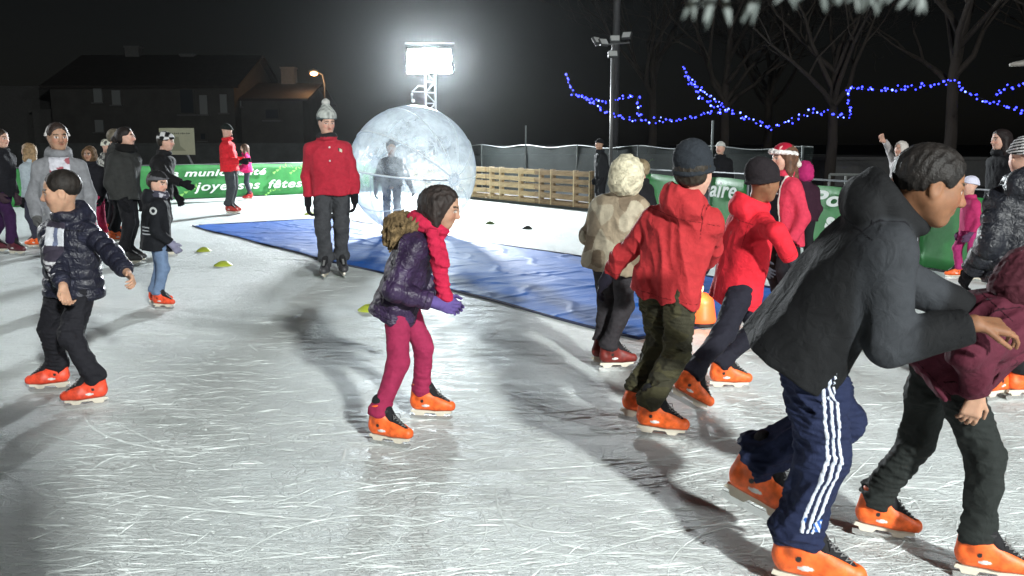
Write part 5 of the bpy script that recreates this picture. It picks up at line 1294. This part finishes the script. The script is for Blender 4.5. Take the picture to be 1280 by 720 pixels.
# ---- far left pair on the ice
def radio(J): pass
stand('person in red coat and dark beanie standing sideways by the green banner', 290, 268, 1.80, 2, dict(skin=FAIR, hat=dict(kind='beanie', col=(.012, .016, .014)), jacket=dict(col=zipfront((.62, .02, .03)), hem=.06, w=1.12, folds=.012, collar=1), legs=dict(col=(.045, .05, .055), w=1.1), gloves=BLK, skates=DRED), hpitch=22, lean=-3, rh=(.5, 0, -.55), lh=(.5, 0, -.5), fyaw=-20)
stand('girl in hot pink jacket with brown hair facing the red coat', 311, 250, 1.40, 192, dict(skin=FAIR, hair=dict(style='long', col=(.10, .055, .035)), jacket=dict(col=(.60, .02, .13), w=1.05), legs=dict(col=(.035, .04, .055), w=.85), gloves=(.4, .4, .42), skates=(.6, .03, .03)), rh=(.55, 0, -.55), lh=(.35, 0, -.75))

# ---- the crowd on the left
CG = 'skaters gathered on the left'
stand('person in black jacket and dark purple trousers cut off by the left edge', 8, 318, 1.62, -12, dict(skin=FAIR, hair=dict(style='short', col=(.03, .02, .015)), jacket=dict(col=(.012, .012, .015), hem=.07, w=1.15, hood=1.0), legs=dict(col=(.035, .012, .05)), skates=(.10, .02, .03), gloves=(.05, .03, .04)), CG, step=.22, lean=6, rh=(.2, .1, -.85))
def greyx(J):
    H = J['H']; js = J['jsdf']
    def colf(V, J):
        n = sn(V, .07, 6, 3); return np.where((n > .45)[:, None], hex2((.28, .08, .10)), hex2((.50, .50, .55)))
    decal('top', J, js, lambda P: smm(np.abs(torso_q(J, P)[0])-.052*H, -torso_q(J, P)[2]+.01, torso_q(J, P)[1]-.29*H), J['hip']+J['up']*.13*H-J['bk']*.08*H, .36, .004, colf, CLOTH, J['jpart'], .010)
    s = Sdf(); M = J['HM']; fm = np.stack([M[:, 1], M[:, 2], M[:, 0]], 1); s.torus(J['head']+M@(np.array([-.08, 0, .1])*J['hh']), .40*J['hh'], .03*J['hh'], fm, .01); s.plane(J['head'], (0, 0, -1))
    for q in (-1, 1): s.el(J['head']+M@(np.array([-.05, q*.42, -.02])*J['hh']), np.array([.11, .06, .13])*J['hh'], M)
    J['part']('earmuffs', s, (.55, .53, .52), KNIT, .008)
stand('woman in grey coat over white printed top with pale earmuffs', 89, 384, 1.62, -62, dict(skin=OLIVE, hair=dict(style='tail', col=(.03, .02, .017)), jacket=dict(col=(.20, .205, .22), hem=.13, w=.90, folds=.01, hood=.7), legs=dict(col=(.30, .31, .30)), gloves=(.1, .1, .1), skates=OR, extra=greyx), CG, hyaw=-48, hpitch=6, rh=(.2, .1, -.85), lh=(.2, .1, -.85))
stand('girl with long blonde hair and pale blue jacket behind the grey coat', 50, 310, 1.44, 165, dict(skin=FAIR, hair=dict(style='long', col=(.26, .17, .09)), jacket=dict(col=(.36, .42, .46)), legs=dict(col=(.04, .04, .06)), gloves=BLK, skates=OR), CG)
stand('child in black coat with brown fur hood and magenta trousers', 123, 303, 1.38, -95, dict(skin=OLIVE, hat=dict(kind='furhood', col=(.13, .08, .045), mat=FURM), jacket=dict(col=(.012, .012, .016), hem=.12), legs=dict(col=(.45, .03, .10)), gloves=BLK, skates=DRED), CG)
stand('person in white patterned hat and mottled grey jacket at the back of the group', 138, 292, 1.50, 60, dict(skin=FAIR, hat=dict(kind='beanie', col=cam_noise([(.62, .62, .52), (.08, .08, .08)], .06, 2), tall=1.0), jacket=dict(col=cam_noise([(.30, .30, .28), (.05, .05, .05), (.5, .5, .45)], .09, 5)), legs=dict(col=(.02, .02, .025)), gloves=BLK, skates=OR), CG)
stand('person with pale brown hair behind the dark grey coat', 148, 304, 1.64, 30, dict(skin=FAIR, hair=dict(style='short', col=(.13, .11, .08)), jacket=dict(col=(.014, .014, .014)), legs=dict(col=BLK), gloves=BLK, skates=OR), CG)
stand('woman in dark grey coat and black scarf with dark tied hair facing right', 163, 331, 1.63, 8, dict(skin=FAIR, hair=dict(style='tail', col=(.014, .010, .009)), jacket=dict(col=(.030, .031, .030), hem=.06, w=1.2, hood=.9), legs=dict(col=BLK), scarf=dict(col=(.008, .008, .008)), gloves=BLK, skates=(.05, .05, .05)), CG, hpitch=-2, lean=3, tw=-25)
stand('person in checkered fur hat and black coat stretching an arm to the right', 207, 320, 1.58, 22, dict(skin=FAIR, hat=dict(kind='flap', col=lambda V, J: np.where(((np.sin(((V-J['head'])@J['HM'][:, 2])*52)*np.sin(((V-J['head'])@J['HM'][:, 0])*52)) > 0)[:, None], hex2((.6, .6, .6)), hex2((.012, .012, .012)))), hair=dict(style='short', col=(.02, .015, .01)), jacket=dict(col=(.011, .011, .012), hem=.07, w=1.1), legs=dict(col=BLK), gloves=BLK, skates=(.05, .05, .05)), CG, hyaw=5, rh=(.78, .25, -.52), lh=(.1, .1, -.9), tw=-30, lean=7)
def ringx(J):
    H = J['H']; js = J['jsdf']; vd = np.array([.15, -1, .0]); vd = nrm(vd)
    c = J['hip']+J['up']*.215*H-vd*0; rt = nrm(np.cross(np.array([0, 0, 1]), -vd)); 
    ctr = J['hip']+J['up']*.205*H+rt*(-.015)
    def ring(P):
        q = P-ctr; a = q@rt; b = q[:, 2]; r = np.sqrt(a*a+b*b); return smm(np.abs(r-.026)-.009, -(q@vd))
    decal('ring_badge', J, js, ring, ctr+vd*.09, .10, .004, (.45, .47, .47), CLOTH, J['jpart'], .0045)
    c2 = J['hip']+J['up']*.06*H+rt*.055
    def bars(P):
        q = P-c2; a = q@rt; b = q[:, 2]; return smm(np.abs(a)-.045, np.abs((b+.5) % .03-.015)-.006, np.abs(b)-.05, -(q@vd))
    decal('pocket_stripes', J, js, bars, c2+vd*.09, .12, .004, (.45, .47, .5), CLOTH, J['jpart'], .0045)
stand('small boy in black coat with ring badge, grey hat and blue jeans', 201, 384, 1.20, 30, dict(skin=FAIR, hat=dict(kind='beanie', col=lambda V, J: np.where((((V-J['head'])@J['HM'][:, 2])/J['hh'] < .30)[:, None], hex2((.10, .10, .11)), hex2((.012, .012, .013))), tall=.95), hair=dict(style='short', col=(.03, .02, .015)),
    jacket=dict(col=(.010, .011, .014), hem=.10, w=1.25, hood=.8, folds=.010), legs=dict(col=(.13, .19, .30), w=.95), gloves=(.2, .2, .28), skates=(.72, .08, .03), scarf=dict(col=cam_noise([(.05, .05, .07), (.4, .4, .45)], .05)), extra=ringx), None, hyaw=-15, hpitch=14, fyaw=-5, rh=(.2, .15, -.85), lh=(.2, .15, -.85), stance=.12, crouch=.94)
print('PEOPLE', NP)
